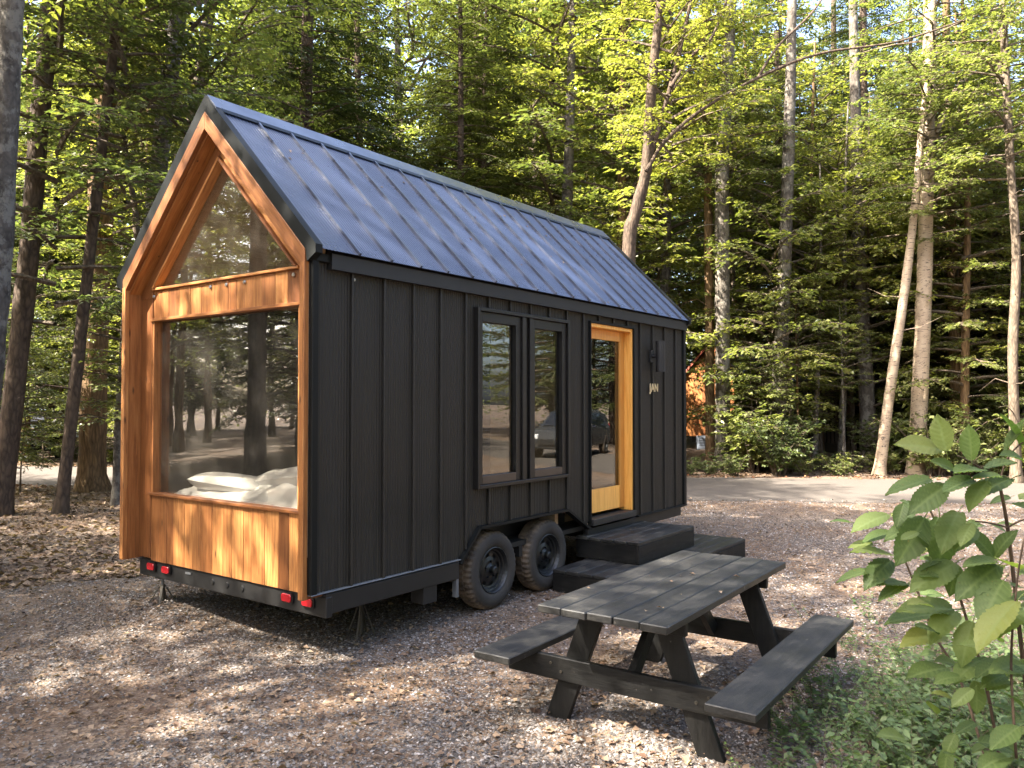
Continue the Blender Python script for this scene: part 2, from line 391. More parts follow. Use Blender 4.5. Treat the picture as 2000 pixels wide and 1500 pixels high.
for x in RIBS:
    if x > L - .1: continue
    segs = [(zbot(x), ZT)]
    if WX0 - .03 < x < WX1 + .0: segs = [(zbot(x), WZ0 - .004), (WZ1 + .004, ZT)]
    if DX0 - .03 < x < DX1 + .03: segs = [(DZ1 + .03, ZT)]
    for z0, z1 in segs: MB().box((x - .011, -.030, z0 + .003), (x + .011, -.003, z1)).build('wall_rib', M['siding'], house, .003)
# backing wall (behind the sheet), with the openings left free
bk = MB()
for x0, x1, z0, z1 in ((.02, WX0, .80, 3.02), (WX0, WX1, .80, WZ0), (WX0, WX1, WZ1, 3.02), (WX1, DX0, .80, 3.02), (DX0, DX1, DZ1, 3.02), (DX1, L, .56, 3.02), (.02, 1.6, .56, .80), (3.80, DX0, .56, .80)):
    bk.box((x0, .012, z0), (x1, .10, z1))
bk.build('side_wall', M['pale_wood'], house)
MB().box((.02, .009, .545), (1.6, .0115, .80)).box((3.79, .009, .60), (DX0, .0115, .80)).build('wall_backing', M['dark'], house)
MB().box((.165, W - .10, .5), (L, W, 3.02)).build('far_side_wall', M['siding'], house)
MB().prism([(0, .5), (W, .5), (W, 2.99), (W / 2, 4.22), (0, 2.99)], lambda p, d: (d, p[0], p[1]), L - .09, L - .002).build('end_wall', M['siding'], house)
MB().box((.15, .36, .55), (L - .09, W - .10, .62)).box((.15, .10, .82), (L - .09, .359, .86)).build('interior_floor', M['pale_wood'], house)
MB().box((3.30, .10, .62), (3.36, .95, 3.0)).build('interior_partition', M['pale_wood'], house)
# corner, base and eave trim
MB().box((.02, -.034, .535), (.075, .01, ZT + .02)).build('corner_trim', M['trim'], house, .004)
MB().box((L - .06, -.034, .535), (L + .01, .03, ZT + .02)).build('corner_trim', M['trim'], house, .004)
MB().box((.02, W - .01, .50), (.075, W + .03, ZT)).build('corner_trim', M['trim'], house, .004)
MB().box((.0, -.040, 2.885), (L + .01, -.002, 2.945)).build('eave_trim', M['trim'], house, .004)
MB().box((.02, -.038, .531), (1.636, .01, .539)).build('base_flashing', M['zinc'], house, .003)
MB().box((4.90, -.045, .52), (L, .01, .54)).build('base_flashing', M['trim'], house, .003)
ar = [(1.625, .50), (1.655, .535), (1.895, .775), (3.343, .775), (3.762, .54), (3.80, .53)]
am = MB()
for (xa, za), (xb, zb) in zip(ar, ar[1:]): am.bar((xa, -.012, za), (xb, -.012, zb), .07, .024)
am.build('wheel_arch_trim', M['trim'], house)
MB().box((1.60, .30, .30), (3.80, .355, .786)).box((1.60, .102, .786), (3.80, .355, .815)).box((1.60, .003, .787), (3.80, .101, .798)).build('wheel_well', M['dark'], house)
# roof: slab, panels, seams, ridge cap, barge trim
S2 = math.sqrt(.5); SL = 1.34 / S2
slab = MB()
slab.prism([(-.06, 2.95), (W / 2, 4.26), (W + .06, 2.95), (W + .06, 2.84), (W + .0, 2.84), (W / 2, 4.09), (0, 2.84), (-.06, 2.84)], lambda p, d: (d, p[0], p[1]), .17, L - .01)
slab.build('roof_deck', M['dark'], house)
def roof_sheet(x0w):
    n = 24; vs = []
    for i in range(n + 1):
        h = .0045 if i % 2 else 0.0; x = x0w * i / n
        vs += [(x, 0, h), (x, SL, h)]
    return MB().add(vs, [(2 * i, 2 * i + 2, 2 * i + 3, 2 * i + 1) for i in range(n)])
full = roof_sheet(.328).mesh('roof_panel', M['roofing']); first = roof_sheet(.39).mesh('roof_panel', M['roofing']); lastp = roof_sheet(L + .03 - RIBS[17]).mesh('roof_panel', M['roofing'])
seam = MB().box((-.009, -.004, .0), (.009, SL - .02, .026)).mesh('roof_seam', M['roofing'])
for side in (0, 1):
    base = Matrix.Translation((0, -.09, 2.966)) @ Matrix.Rotation(math.radians(45), 4, 'X')
    if side: base = Matrix.Translation((0, W, 0)) @ Matrix.Scale(-1, 4, (0, 1, 0)) @ base
    def put(name, me, x):
        o = link(name, me, house); o.matrix_basis = Matrix.Translation((x, 0, 0)) @ base; return o
    put('roof_panel', first, .01)
    for k, x in enumerate(RIBS): 
        if k < 17: put('roof_panel', full, x)
        else: put('roof_panel', lastp, x)
        o = put('roof_seam', seam, x)
ZR = 4.306
cap = MB()
for s in (-1, 1):
    cap.prism([(0, ZR + .045), (s * .125, ZR + .045 - .125), (s * .125, ZR + .022 - .125), (0, ZR + .02)], lambda p, d: (d, W / 2 + p[0], p[1]), .0, L + .03)
cap.build('ridge_cap', M['roofing'], house)
def barge(x0, x1):
    m = MB()
    for s in (-1, 1):
        f = lambda p, d, s=s: (d, W / 2 + s * p[0], p[1])
        m.prism([(0, 4.345), (1.355, 2.99), (1.355, 2.93), (1.262, 2.875), (1.245, 2.965), (0, 4.21)], f, x0, x1)
    return m
barge(-.018, .045).build('barge_trim', M['trim'], house)
barge(L - .03, L + .03).build('barge_trim', M['trim'], house)
# cedar gable
def gv(s, v): return W / 2 + s * v
for s in (-1, 1):
    MB().box((-.024, gv(s, 1.244), .505), (.018, gv(s, 1.192), 2.90 if s > 0 else 2.88)).build('fascia_board', M['cedar'], house, .003)
    f = lambda p, d, s=s: (d, gv(s, p[0]), p[1])
    MB().prism([(0, 4.208), (1.242, 2.966), (1.242, 2.84), (1.192, 2.875), (0, 4.067)], f, -.022, .018).build('fascia_board', M['cedar_up' if s < 0 else 'cedar_down'], house, .003)
    MB().box((.0185, gv(s, 1.20), .505), (.16, gv(s, 1.235), 2.90)).build('reveal_board', M['cedar'], house)
    MB().prism([(0, 4.085), (1.21, 2.875), (1.21, 2.835), (0, 4.045)], f, .0185, .16).build('reveal_board', M['cedar_up' if s < 0 else 'cedar_down'], house)
    MB().box((.130, gv(s, 1.20), .52), (.160, gv(s, 1.012), 2.985)).build('gable_stile', M['cedar'], house, .002)
    MB().prism([(0, 4.05), (1.20, 2.85), (1.20, 2.80), (1.01, 2.80), (.99, 2.89), (0, 3.88)], f, .126, .158).build('gable_rafter_board', M['cedar_up' if s < 0 else 'cedar_down'], house, .003)
    MB().prism([(0, 3.878), (.985, 2.893), (.96, 2.89), (0, 3.845)], f, .10, .175).build('gable_window_trim', M['cedar_up' if s < 0 else 'cedar_down'], house)
def planks(z0, z1, seed):
    r = random.Random(seed); y = gv(-1, 1.008)
    while y < gv(1, 1.008) - .01:
        wd = r.choice((.105, .12, .135, .15, .165)); y1 = min(y + wd, gv(1, 1.008))
        if gv(1, 1.008) - y1 < .06: y1 = gv(1, 1.008)
        MB().box((.136 + r.uniform(-.002, .002), y + .0015, z0), (.158, y1 - .0015, z1)).build('gable_plank', M['cedar'], house, .002); y = y1
planks(.50, 1.072, 3); planks(2.625, 2.868, 11)
MB().box((.105, gv(-1, 1.03), 1.074), (.19, gv(1, 1.03), 1.098)).build('window_sill', M['cedar_flat'], house, .003)
MB().box((.112, gv(-1, 1.03), 2.598), (.19, gv(1, 1.03), 2.623)).build('window_head', M['cedar_flat'], house, .003)
MB().box((.112, gv(-1, 1.00), 2.870), (.19, gv(1, 1.00), 2.892)).build('window_sill', M['cedar_flat'], house, .003)
for s in (-1, 1): MB().box((.132, gv(s, 1.010), 1.098), (.21, gv(s, .985), 2.598)).build('window_jamb', M['cedar'], house, .002)
for y, z in ((gv(1, .99), 2.82), (gv(1, .13), 2.83), (gv(1, -.09), 2.83), (gv(1, -.33), 2.83), (gv(-1, .93), 2.83)):
    MB().lathe([(0.0, -.0), (.012, -.0), (.016, .006), (.016, .012)], (0, 0, 0), 10).build('bolt_head', M['bolt'], house, loc=(.121, y, z), rot=(0, 0, -PI / 2))
MB().box((.188, gv(-1, 1.0), 1.10), (.194, gv(1, 1.0), 2.60)).build('picture_pane', M['pane'], house)
MB().prism([(-.97, 2.89), (.97, 2.89), (0, 3.86)], lambda p, d: (d, gv(1, p[0]), p[1]), .176, .182).build('gable_pane', M['pane'], house)
# ceiling lining inside, loft edge beam seen through the glass
for s in (-1, 1):
    MB().prism([(0, 4.04), (1.20, 2.84), (1.20, 2.80), (0, 4.0)], lambda p, d, s=s: (d, gv(s, p[0]), p[1]), .2, L - .1).build('ceiling_lining', M['pale_wood'], house)
MB().box((.20, .10, 2.62), (.30, W - .10, 2.86)).build('ceiling_beam', M['pale_wood'], house)
# bolts on the siding, vent pins
for x, z in ((.43, 2.80), (5.99, 2.80)): MB().lathe([(0, -.008), (.012, -.006), (.014, .0)], (x, -.002, z), 8).build('siding_bolt', M['bolt'], house)
# double casement window
win = link('side_window', None, house)
def frame_ring(x0, x1, z0, z1, t, y0, y1):
    return MB().box((x0, y0, z0), (x0 + t, y1, z1)).box((x1 - t, y0, z0), (x1, y1, z1)).box((x0 + t, y0, z0), (x1 - t, y1, z0 + t)).box((x0 + t, y0, z1 - t), (x1 - t, y1, z1))
frame_ring(WX0, WX1, WZ0, WZ1, .035, -.062, .05).build('window_frame', M['window_frame'], win, .004)
MB().box((2.515, -.058, WZ0 + .036), (2.575, .05, WZ1 - .036)).box((2.635, -.058, WZ0 + .036), (2.685, .05, WZ1 - .036)).box((2.575, -.03, WZ0 + .036), (2.635, .05, WZ1 - .036)).build('mullion', M['window_frame'], win, .003)
for x0, x1 in ((WX0 + .037, 2.513), (2.687, WX1 - .037)):
    MB().box((x0, -.036, WZ0 + .037), (x0 + .058, .03, WZ1 - .037)).box((x1 - .078, -.036, WZ0 + .037), (x1, .03, WZ1 - .037)).box((x0 + .058, -.036, WZ1 - .125), (x1 - .078, .03, WZ1 - .037)).build('sash', M['window_frame'], win, .003)
    MB().box((x0 + .058, -.036, WZ0 + .037), (x1 - .078, .03, WZ0 + .112)).build('sash_rail', M['sash_wood'], win, .003)
    MB().box((x0 + .058, .005, WZ0 + .11), (x1 - .078, .010, WZ1 - .124)).build('pane', M['pane_side'], win)
# door
door = link('door', None, house)
MB().box((DX0 - .012, -.035, DZ0 - .02), (DX0 + .002, .03, DZ1 + .02)).box((DX1 - .002, -.035, DZ0 - .02), (DX1 + .012, .03, DZ1 + .02)).box((DX0, -.035, DZ1 + .003), (DX1, .03, DZ1 + .02)).build('door_trim', M['trim'], door)
MB().box((DX0 + .003, -.012, DZ0 + .02), (DX0 + .04, .16, DZ1)).box((DX1 - .04, -.012, DZ0 + .02), (DX1 - .003, .16, DZ1)).box((DX0 + .04, -.012, DZ1 - .04), (DX1 - .04, .16, DZ1 - .001)).build('door_frame', M['pine'], door, .003)
a, b = DX0 + .044, DX1 - .044
MB().box((a, .078, .655), (a + .11, .120, 2.712)).build('door_stile', M['pine'], door, .003)
MB().box((b - .115, .078, .655), (b, .120, 2.712)).build('door_stile', M['pine'], door, .003)
MB().box((a + .11, .080, .655), (b - .115, .118, .915)).build('door_rail', M['pine'], door, .003)
MB().box((a + .11, .080, 2.60), (b - .115, .118, 2.712)).build('door_rail', M['pine'], door, .003)
MB().box((a + .11, .096, .915), (b - .115, .101, 2.60)).build('pane', M['pane_side'], door)
MB().box((DX0, -.06, DZ0 - .05), (DX1, .16, DZ0 + .018)).build('threshold', M['black_x'], door, .005)
MB().tube([(a + .055, .03, 1.62), (a + .055, .078, 1.62)], [.012, .012], 8).tube([(a + .055, .036, 1.62), (a + .16, .036, 1.62)], [.010, .010], 8).build('handle', M['dark'], door)
# wall lamp and the name beside the door
lamp = link('wall_lamp', None, house)
MB().box((5.245, -.012, 2.38), (5.345, -.030, 2.53)).tube([(5.295, -.03, 2.455), (5.295, -.10, 2.455)], [.022, .022], 10).build('lamp_bracket', M['dark'], lamp)
MB().tube([(5.295, -.135, 2.262), (5.295, -.135, 2.640)], [.056, .056], 20).build('lamp_tube', M['dark'], lamp)
fc = bpy.data.curves.new('name_letters', 'FONT'); fc.body = 'JAN'; fc.size = .135; fc.extrude = .004; fc.offset = .004; fc.align_x = 'CENTER'; fc.materials.append(M['brass'])
fo = link('name_letters', fc); bpy.context.view_layer.update()
me_ = bpy.data.meshes.new_from_object(fo.evaluated_get(bpy.context.evaluated_depsgraph_get())); bpy.data.objects.remove(fo)
link('name_letters', me_, house, (5.325, -.034, 2.022), (PI / 2, 0, 0))
# chassis, tail lights, wheels
MB().box((.16, -.03, .375), (1.62, .05, .522)).build('chassis_beam', M['steel'], house, .006)
MB().box((3.80, .0, .40), (L - .10, .06, .52)).build('chassis_beam', M['steel'], house, .006)
MB().box((.19, W - .06, .375), (L - .1, W - .02, .5)).build('chassis_beam', M['steel'], house, .006)
MB().box((.155, -.035, .352), (.215, W - .02, .500)).build('bumper_beam', M['steel'], house, .006)
for x in (1.3, 2.6, 3.9, 5.2): MB().box((x, .05, .40), (x + .05, W - .06, .5)).build('cross_member', M['steel'], house)
MB().box((.22, .06, .502), (L - .1, W - .06, .548)).build('underfloor', M['dark'], house)
MB().box((1.18, -.02, .24), (1.34, .12, .375)).build('step_bracket', M['steel'], house)
MB().box((1.585, -.024, .22), (1.615, .02, .535)).build('mud_bracket', M['zinc'], house)
def rrect(w, h, r, n=4):
    out = []
    for cx, cy, a0 in ((w - r, h - r, 0), (-w + r, h - r, 90), (-w + r, -h + r, 180), (w - r, -h + r, 270)):
        for k in range(n + 1):
            t = math.radians(a0 + 90 * k / n); out.append((cx + r * math.cos(t), cy + r * math.sin(t)))
    return out
for y in (2.26, 2.02, .385, .15):
    tl = link('tail_light', None, house, (.150, y, .445))
    f = lambda p, d: (-d, p[0], p[1])
    MB().prism(rrect(.070, .042, .026), f, .0, .012).build('bezel', M['rim'], tl)
    MB().prism(rrect(.056, .030, .02), f, .012, .024).build('lens', M['lens'], tl, .004)
MB().box((.148, 1.66, .446), (.154, 1.74, .462)).build('plate_lamp', M['zinc'], house)
for y in (.95, 1.15, 1.35): MB().lathe([(0, -.01), (.02, -.008), (.024, 0)], (0, 0, 0), 10).build('beam_plug', M['steel'], house, loc=(.154, y, .43), rot=(0, 0, -PI / 2))

def tyre_mesh(R=.357, wd=.225):
    prof = [(.205, .030), (.225, .012), (.265, .0), (.305, .006), (.335, .020), (.350, .040), (.357, .060), (.357, .095), (.353, .098), (.357, .101), (.357, .14), (.350, .185), (.33, .21), (.26, .225), (.205, .2)]
    n = 84; m = MB(); vs = []; tread = []
    for k in range(n):
        t = 2 * PI * k / n
        for j, (r, y) in enumerate(prof):
            if 4 <= j <= 6 and k % 2: r -= .009
            if 7 <= j <= 10 and (k + (j > 8)) % 2: r -= .007
            vs.append((r * math.cos(t), y, r * math.sin(t))); tread.append(1.0 if 5 <= j <= 11 else (.35 if j == 4 else .06))
    q = len(prof)
    m.add(vs, [(k * q + j, k * q + j + 1, ((k + 1) % n) * q + j + 1, ((k + 1) % n) * q + j) for k in range(n) for j in range(q - 1)])
    me = m.mesh('tyre', M['tyre']); a = me.attributes.new('tread', 'FLOAT', 'POINT'); a.data.foreach_set('value', tread)
    me.polygons.foreach_set('use_smooth', [not (4 <= (i % (q - 1)) <= 10) for i in range(len(me.polygons))]); return me
ty = tyre_mesh()
rm = MB().lathe([(.212, .02), (.205, .016), (.196, .03), (.188, .05), (.175, .055), (.168, .075), (.15, .08), (.118, .078), (.085, .066), (.0, .066)], (0, 0, 0), 32, skip=lambda k, j: j == 6 and k % 4 in (0, 1))
rm.lathe([(.2, .1), (.0, .1)], (0, 0, 0), 24)
rme = rm.mesh('rim', M['rim'])
hb = MB().lathe([(0, .0), (.026, .0), (.036, .008), (.038, .05), (.06, .066)], (0, 0, 0), 16)
for k in range(5):
    t = 2 * PI * k / 5 + .3; hb.tube([(.075 * math.cos(t), .068, .075 * math.sin(t)), (.075 * math.cos(t), .045, .075 * math.sin(t))], [.011, .009], 6)
hme = hb.mesh('hub', M['rim'])
for x in (2.150, 3.035):
    for yy, fl in ((-.015, 1), (W + .015, -1)):
        wl = link('wheel', None, house, (x, yy, .354), (0, random.uniform(0, 1), 0), (1, fl, 1))
        link('tyre', ty, wl); link('rim', rme, wl); link('hub', hme, wl)
MB().tube([(2.15, .1, .36), (2.15, W - .1, .36)], [.035, .035], 8).tube([(3.035, .1, .36), (3.035, W - .1, .36)], [.035, .035], 8).build('axle', M['steel'], house)

# bedding behind the picture window
def lumpy(x0, x1, y0, y1, z0, zt, amp, seed, n=44):
    r = np.random.default_rng(seed); k = r.normal(size=(14, 2)) * 7; ph = r.uniform(0, 6.28, 14); vs = []
    for i in range(n):
        for j in range(n):
            u, v = i / (n - 1), j / (n - 1); x, y = x0 + (x1 - x0) * u, y0 + (y1 - y0) * v
            e = min(1, 6 * min(u, 1 - u, v, 1 - v)) ** .5
            h = sum(math.sin(k[q, 0] * x + k[q, 1] * y + ph[q]) for q in range(14)) / 14
            h += .12 * abs(math.sin(9 * x + 4 * y + 2 * math.sin(5 * y))) * math.sin(3 * x - 2 * y + 1) + .10 * abs(math.sin(13 * y - 6 * x + 1.5 * math.sin(7 * x)))
            vs.append((x, y, z0 + (zt - z0) * e + amp * e * h))
    return MB().add(vs, [(i * n + j, (i + 1) * n + j, (i + 1) * n + j + 1, i * n + j + 1) for i in range(n - 1) for j in range(n - 1)])
bed = thing('bed', (0, 0, 0), 'rumpled white bed on the platform behind the picture window', 'bed')
MB().box((.26, .37, .62), (1.9, W - .3, .84)).build('bed_base', M['pale_wood'], bed)
MB().box((.27, .13, .842), (1.88, W - .32, 1.05)).build('mattress', M['linen'], bed, .03)
lumpy(.23, 1.85, .14, W - .30, 1.00, 1.19, .17, 5, 64).build('duvet', M['linen'], bed, smooth=True)
def pillow(x, y, z, sx, sy, h, rot, label):
    n = 18; vs = []
    for sgn in (1, -1):
        for i in range(n):
            for j in range(n):
                u, v = 2 * i / (n - 1) - 1, 2 * j / (n - 1) - 1
                e = max(0, (1 - u ** 4) * (1 - v ** 4)) ** .55
                vs.append((u * sx * (1 - .06 * v * v), v * sy * (1 - .06 * u * u), sgn * h * e + .012 * math.sin(5 * u + 3 * v) * e))
    m = MB()
    for q in (0, n * n): m.add(vs[q:q + n * n], [((i * n + j), ((i + 1) * n + j), ((i + 1) * n + j + 1), (i * n + j + 1)) for i in range(n - 1) for j in range(n - 1)])
    o = m.build('pillow', M['linen'], smooth=True, loc=(x, y, z), rot=rot); tag(o, label, 'pillow'); return o
pillow(.55, 1.62, 1.17, .24, .38, .075, (.10, .08, .3), 'white pillow lying nearest the middle of the picture window on the bed')
pillow(.74, .85, 1.24, .30, .52, .10, (-.12, .10, -.15), 'plump white pillow farther back near the right side of the bed')

# ------------------------------------------------------------------ jack stands
def jack(x, y, ztop, label, rz=0, lean=0):
    z0 = height(x, y)
    t = thing('jack_stand', (x, y, z0), label, 'jack stand', 'jack stands under the tiny house', rz)
    h = ztop - z0
    MB().tube([(0, 0, .02), (0, 0, h - .1)], [.017, .017], 8).build('post', M['jack'], t)
    MB().tube([(0, 0, h - .12), (0, 0, h - .012)], [.011, .011], 8).build('screw', M['zinc'], t)
    MB().box((-.045, -.045, h - .012), (.045, .045, h)).build('top_plate', M['jack'], t)
    MB().tube([(0, 0, h * .62), (0, 0, h * .70)], [.028, .024], 8).build('collar', M['jack'], t)
    for k in range(4):
        a = PI / 2 * k + .5; MB().bar((.02 * math.cos(a), .02 * math.sin(a), h * .66), (.115 * math.cos(a), .115 * math.sin(a), .0), .016, .008).build('leg', M['jack'], t)
    return t
jack(.215, 2.2, .352, 'dark jack stand under the left end of the bumper beam', .3)
jack(.857, .36, .40, 'grey jack stand under the long side of the tiny house')
jack(5.9, .3, .40, 'jack stand under the far end of the tiny house', .8)

# ------------------------------------------------------------------ steps
st = thing('entry_step', (4.40, -.28, 0), 'small black wooden step box under the orange door', 'step')
sx, sy, z1, z0 = .69, .38, .45, .225
nb = 5
for k in range(nb):
    y = -sy + 2 * sy * k / nb; MB().box((-sx, y + .004, z1 - .036 + random.uniform(-.002, .002)), (sx, y + 2 * sy / nb - .005, z1 + random.uniform(-.003, .003))).build('tread_board', M['black_step'], st, .006)
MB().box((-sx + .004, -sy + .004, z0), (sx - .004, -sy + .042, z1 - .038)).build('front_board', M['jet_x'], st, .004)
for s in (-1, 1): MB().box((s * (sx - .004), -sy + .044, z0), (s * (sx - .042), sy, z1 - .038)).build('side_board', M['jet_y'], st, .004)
dk = thing('deck_platform', (4.48, -.50, 0), 'low black slatted deck on the gravel below the step box', 'deck')
sx, sy, z1 = 1.44, .46, .222; nb = 6
for k in range(nb):
    y = -sy + 2 * sy * k / nb; MB().box((-sx, y + .003, z1 - .038 + random.uniform(-.002, .002)), (sx, y + 2 * sy / nb - .004, z1 + random.uniform(-.002, .001))).build('deck_board', M['black_step'], dk, .006)
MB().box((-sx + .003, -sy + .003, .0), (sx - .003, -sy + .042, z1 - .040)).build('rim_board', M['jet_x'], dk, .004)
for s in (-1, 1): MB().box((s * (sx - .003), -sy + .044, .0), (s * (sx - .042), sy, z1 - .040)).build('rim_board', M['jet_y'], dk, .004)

# ------------------------------------------------------------------ picnic tables
def picnic_table(loc, rz, label):
    t = thing('picnic_table', loc, label, 'picnic table', None, rz)
    hw, hl, zt = .395, 1.0, .76; nb = 5
    for k in range(nb):
        y = -hw + 2 * hw * k / nb; d = random.uniform(-.002, .002); e = random.uniform(-.006, .006)
        MB().box((-hl + e, y + .0025, zt - .042 + d), (hl + e, y + 2 * hw / nb - .0035, zt + d)).build('tabletop_board', M['black_x'], t, .005)
    for s in (-1, 1): MB().box((-1.0, s * .71 - .128, .382), (1.0, s * .71 + .128, .424)).build('bench_board', M['black_x'], t, .005)
    for ex in (-1, 1):
        x = ex * .64
        for s in (-1, 1):
            f = lambda p, d: (d, p[0], p[1])
            pl = [(s * .555, 0), (s * .405, 0), (s * .135, .717), (s * .285, .717)]
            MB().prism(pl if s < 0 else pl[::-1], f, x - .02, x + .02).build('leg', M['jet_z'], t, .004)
        xo = x + ex * .0405
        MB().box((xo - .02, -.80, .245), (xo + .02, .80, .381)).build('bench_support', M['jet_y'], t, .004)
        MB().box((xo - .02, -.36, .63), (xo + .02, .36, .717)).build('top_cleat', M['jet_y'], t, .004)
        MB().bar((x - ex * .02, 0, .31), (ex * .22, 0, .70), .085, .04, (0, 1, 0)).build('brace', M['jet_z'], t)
        for s in (-1, 1):
            for yy, zz in ((.42, .30), (.49, .34)):
                MB().tube([(xo + ex * .018, s * yy, zz), (xo + ex * .027, s * yy, zz)], [.010, .009], 6).build('bolt', M['jack'], t)
    return t
picnic_table((1.055, -2.295, 0), math.radians(1.1), 'black weathered picnic table with attached benches on the gravel')
q = on_ground(90, 27.5); picnic_table(q, 1.0, 'distant dark picnic table seen between the trunks on the left')

# ------------------------------------------------------------------ the distant cabin
def far_cabin(loc, rz):
    t = thing('distant_cabin', loc, 'small cabin with an orange gable standing beyond the road behind slim trunks', 'cabin', None, rz)
    x = 0
    for k in range(12):
        y = 2.5 * k / 12; y1 = 2.5 * (k + 1) / 12
        zz = lambda v: min(2.95 + 1.0 * v, 2.95 + 1.0 * (2.5 - v))
        MB().prism([(y + .004, .5), (y1 - .004, .5), (y1 - .004, zz(y1)), ((y + y1) / 2, zz((y + y1) / 2)), (y + .004, zz(y))], lambda p, d: (d, p[0], p[1]), .0 - .004 * (k % 2), .06).build('gable_plank', M['cedar'], t)
    MB().box((.06, .02, .5), (6.2, 2.48, 2.95)).build('side_wall', M['siding'], t)
    for k in range(19): MB().box((.1 + .328 * k, -.02, .5), (.125 + .328 * k, .018, 2.94)).build('wall_rib', M['siding'], t)
    rf = flat_mat('rusty_red_trim', (.28, .075, .045), .5)
    for s in (-1, 1):
        f = lambda p, d, s=s: (d, 1.25 + s * p[0], p[1])
        MB().prism([(0, 4.33), (1.38, 2.95), (1.38, 2.87), (0, 4.25)], f, -.10, 6.25).build('roof_slope', M['roofing'], t)
        MB().prism([(0, 4.34), (1.39, 2.95), (1.39, 2.83), (0, 4.22)], f, -.13, -.10).build('barge_board', rf, t)
    for k in range(18):
        MB().bar((.3 + .34 * k, -.11, 2.97), (.3 + .34 * k, 1.25, 4.33), .03, .04, (1, 0, 0)).build('roof_seam', M['roofing'], t)
    MB().box((.2, .2, .25), (6.0, 2.3, .5)).build('chassis', M['steel'], t)
    for xx in (2.2, 3.1):
        o = link('wheel', ty, t, (xx, -.01, .354))
    return t
p0 = at(1338, 786, 33.0)
# its gable faces the camera; the gable's left end stands at p0
ax_ = math.radians(-10.0)
far_cabin((p0[0] + 2.5 * math.sin(ax_), p0[1] - 2.5 * math.cos(ax_), 0), ax_)
def black_cabin():
    a, b = at(1672, 786, 26)[:2], at(1553, 786, 31.5)[:2]; n = np.linalg.norm(b - a); rz = math.atan2(*(b - a)[::-1])
    t = thing('black_cabin', (a[0], a[1], 0), 'black ribbed cabin half hidden by bushes across the road left of the birches', 'cabin', None, rz)
    MB().box((0, -2.3, .45), (n, 0, 2.78)).build('wall', M['dark'], t)
    for k in range(int(n / .33)): MB().box((.02 + .33 * k, .003, .45), (.30 + .33 * k, .035, 2.77)).build('wall_panel', M['siding'], t)
    for k in range(int(n / .33) + 1): MB().box((.325 + .33 * k - .33, .036, .45), (.345 + .33 * k - .33, .065, 2.77)).build('wall_rib', M['siding'], t)
    for sg in (-1, 1): MB().prism([(0, 3.98), (1.25, 2.80), (1.25, 2.70), (0, 3.88)], lambda p, d: (d, -1.15 + sg * p[0], p[1]), -.05, n + .05).build('roof_slope', M['roofing'], t)
    MB().prism([(-2.3, 2.781), (0, 2.781), (-1.15, 3.86)], lambda p, d: (d, p[0], p[1]), .01, n - .01).build('gable_wall', M['dark'], t)
    MB().box((.2, -2.2, .1), (n - .2, -.1, .45)).build('skirting', M['dark'], t)
black_cabin()
ac = thing('cooling_unit', on_ground(1376, 31.8), 'grey louvred cooling unit standing at the foot of the orange cabin', 'air conditioner', None, YAW)
MB().box((0, -.27, 0), (.3, .27, .55)).build('casing', flat_mat('grey_blue_casing', (.14, .16, .19), .5), ac, .01)
for k in range(7): MB().box((-.02, -.24, .06 + .065 * k), (-.001, .24, .085 + .065 * k)).build('louvre', flat_mat('pale_louvre', (.26, .29, .34), .5), ac)

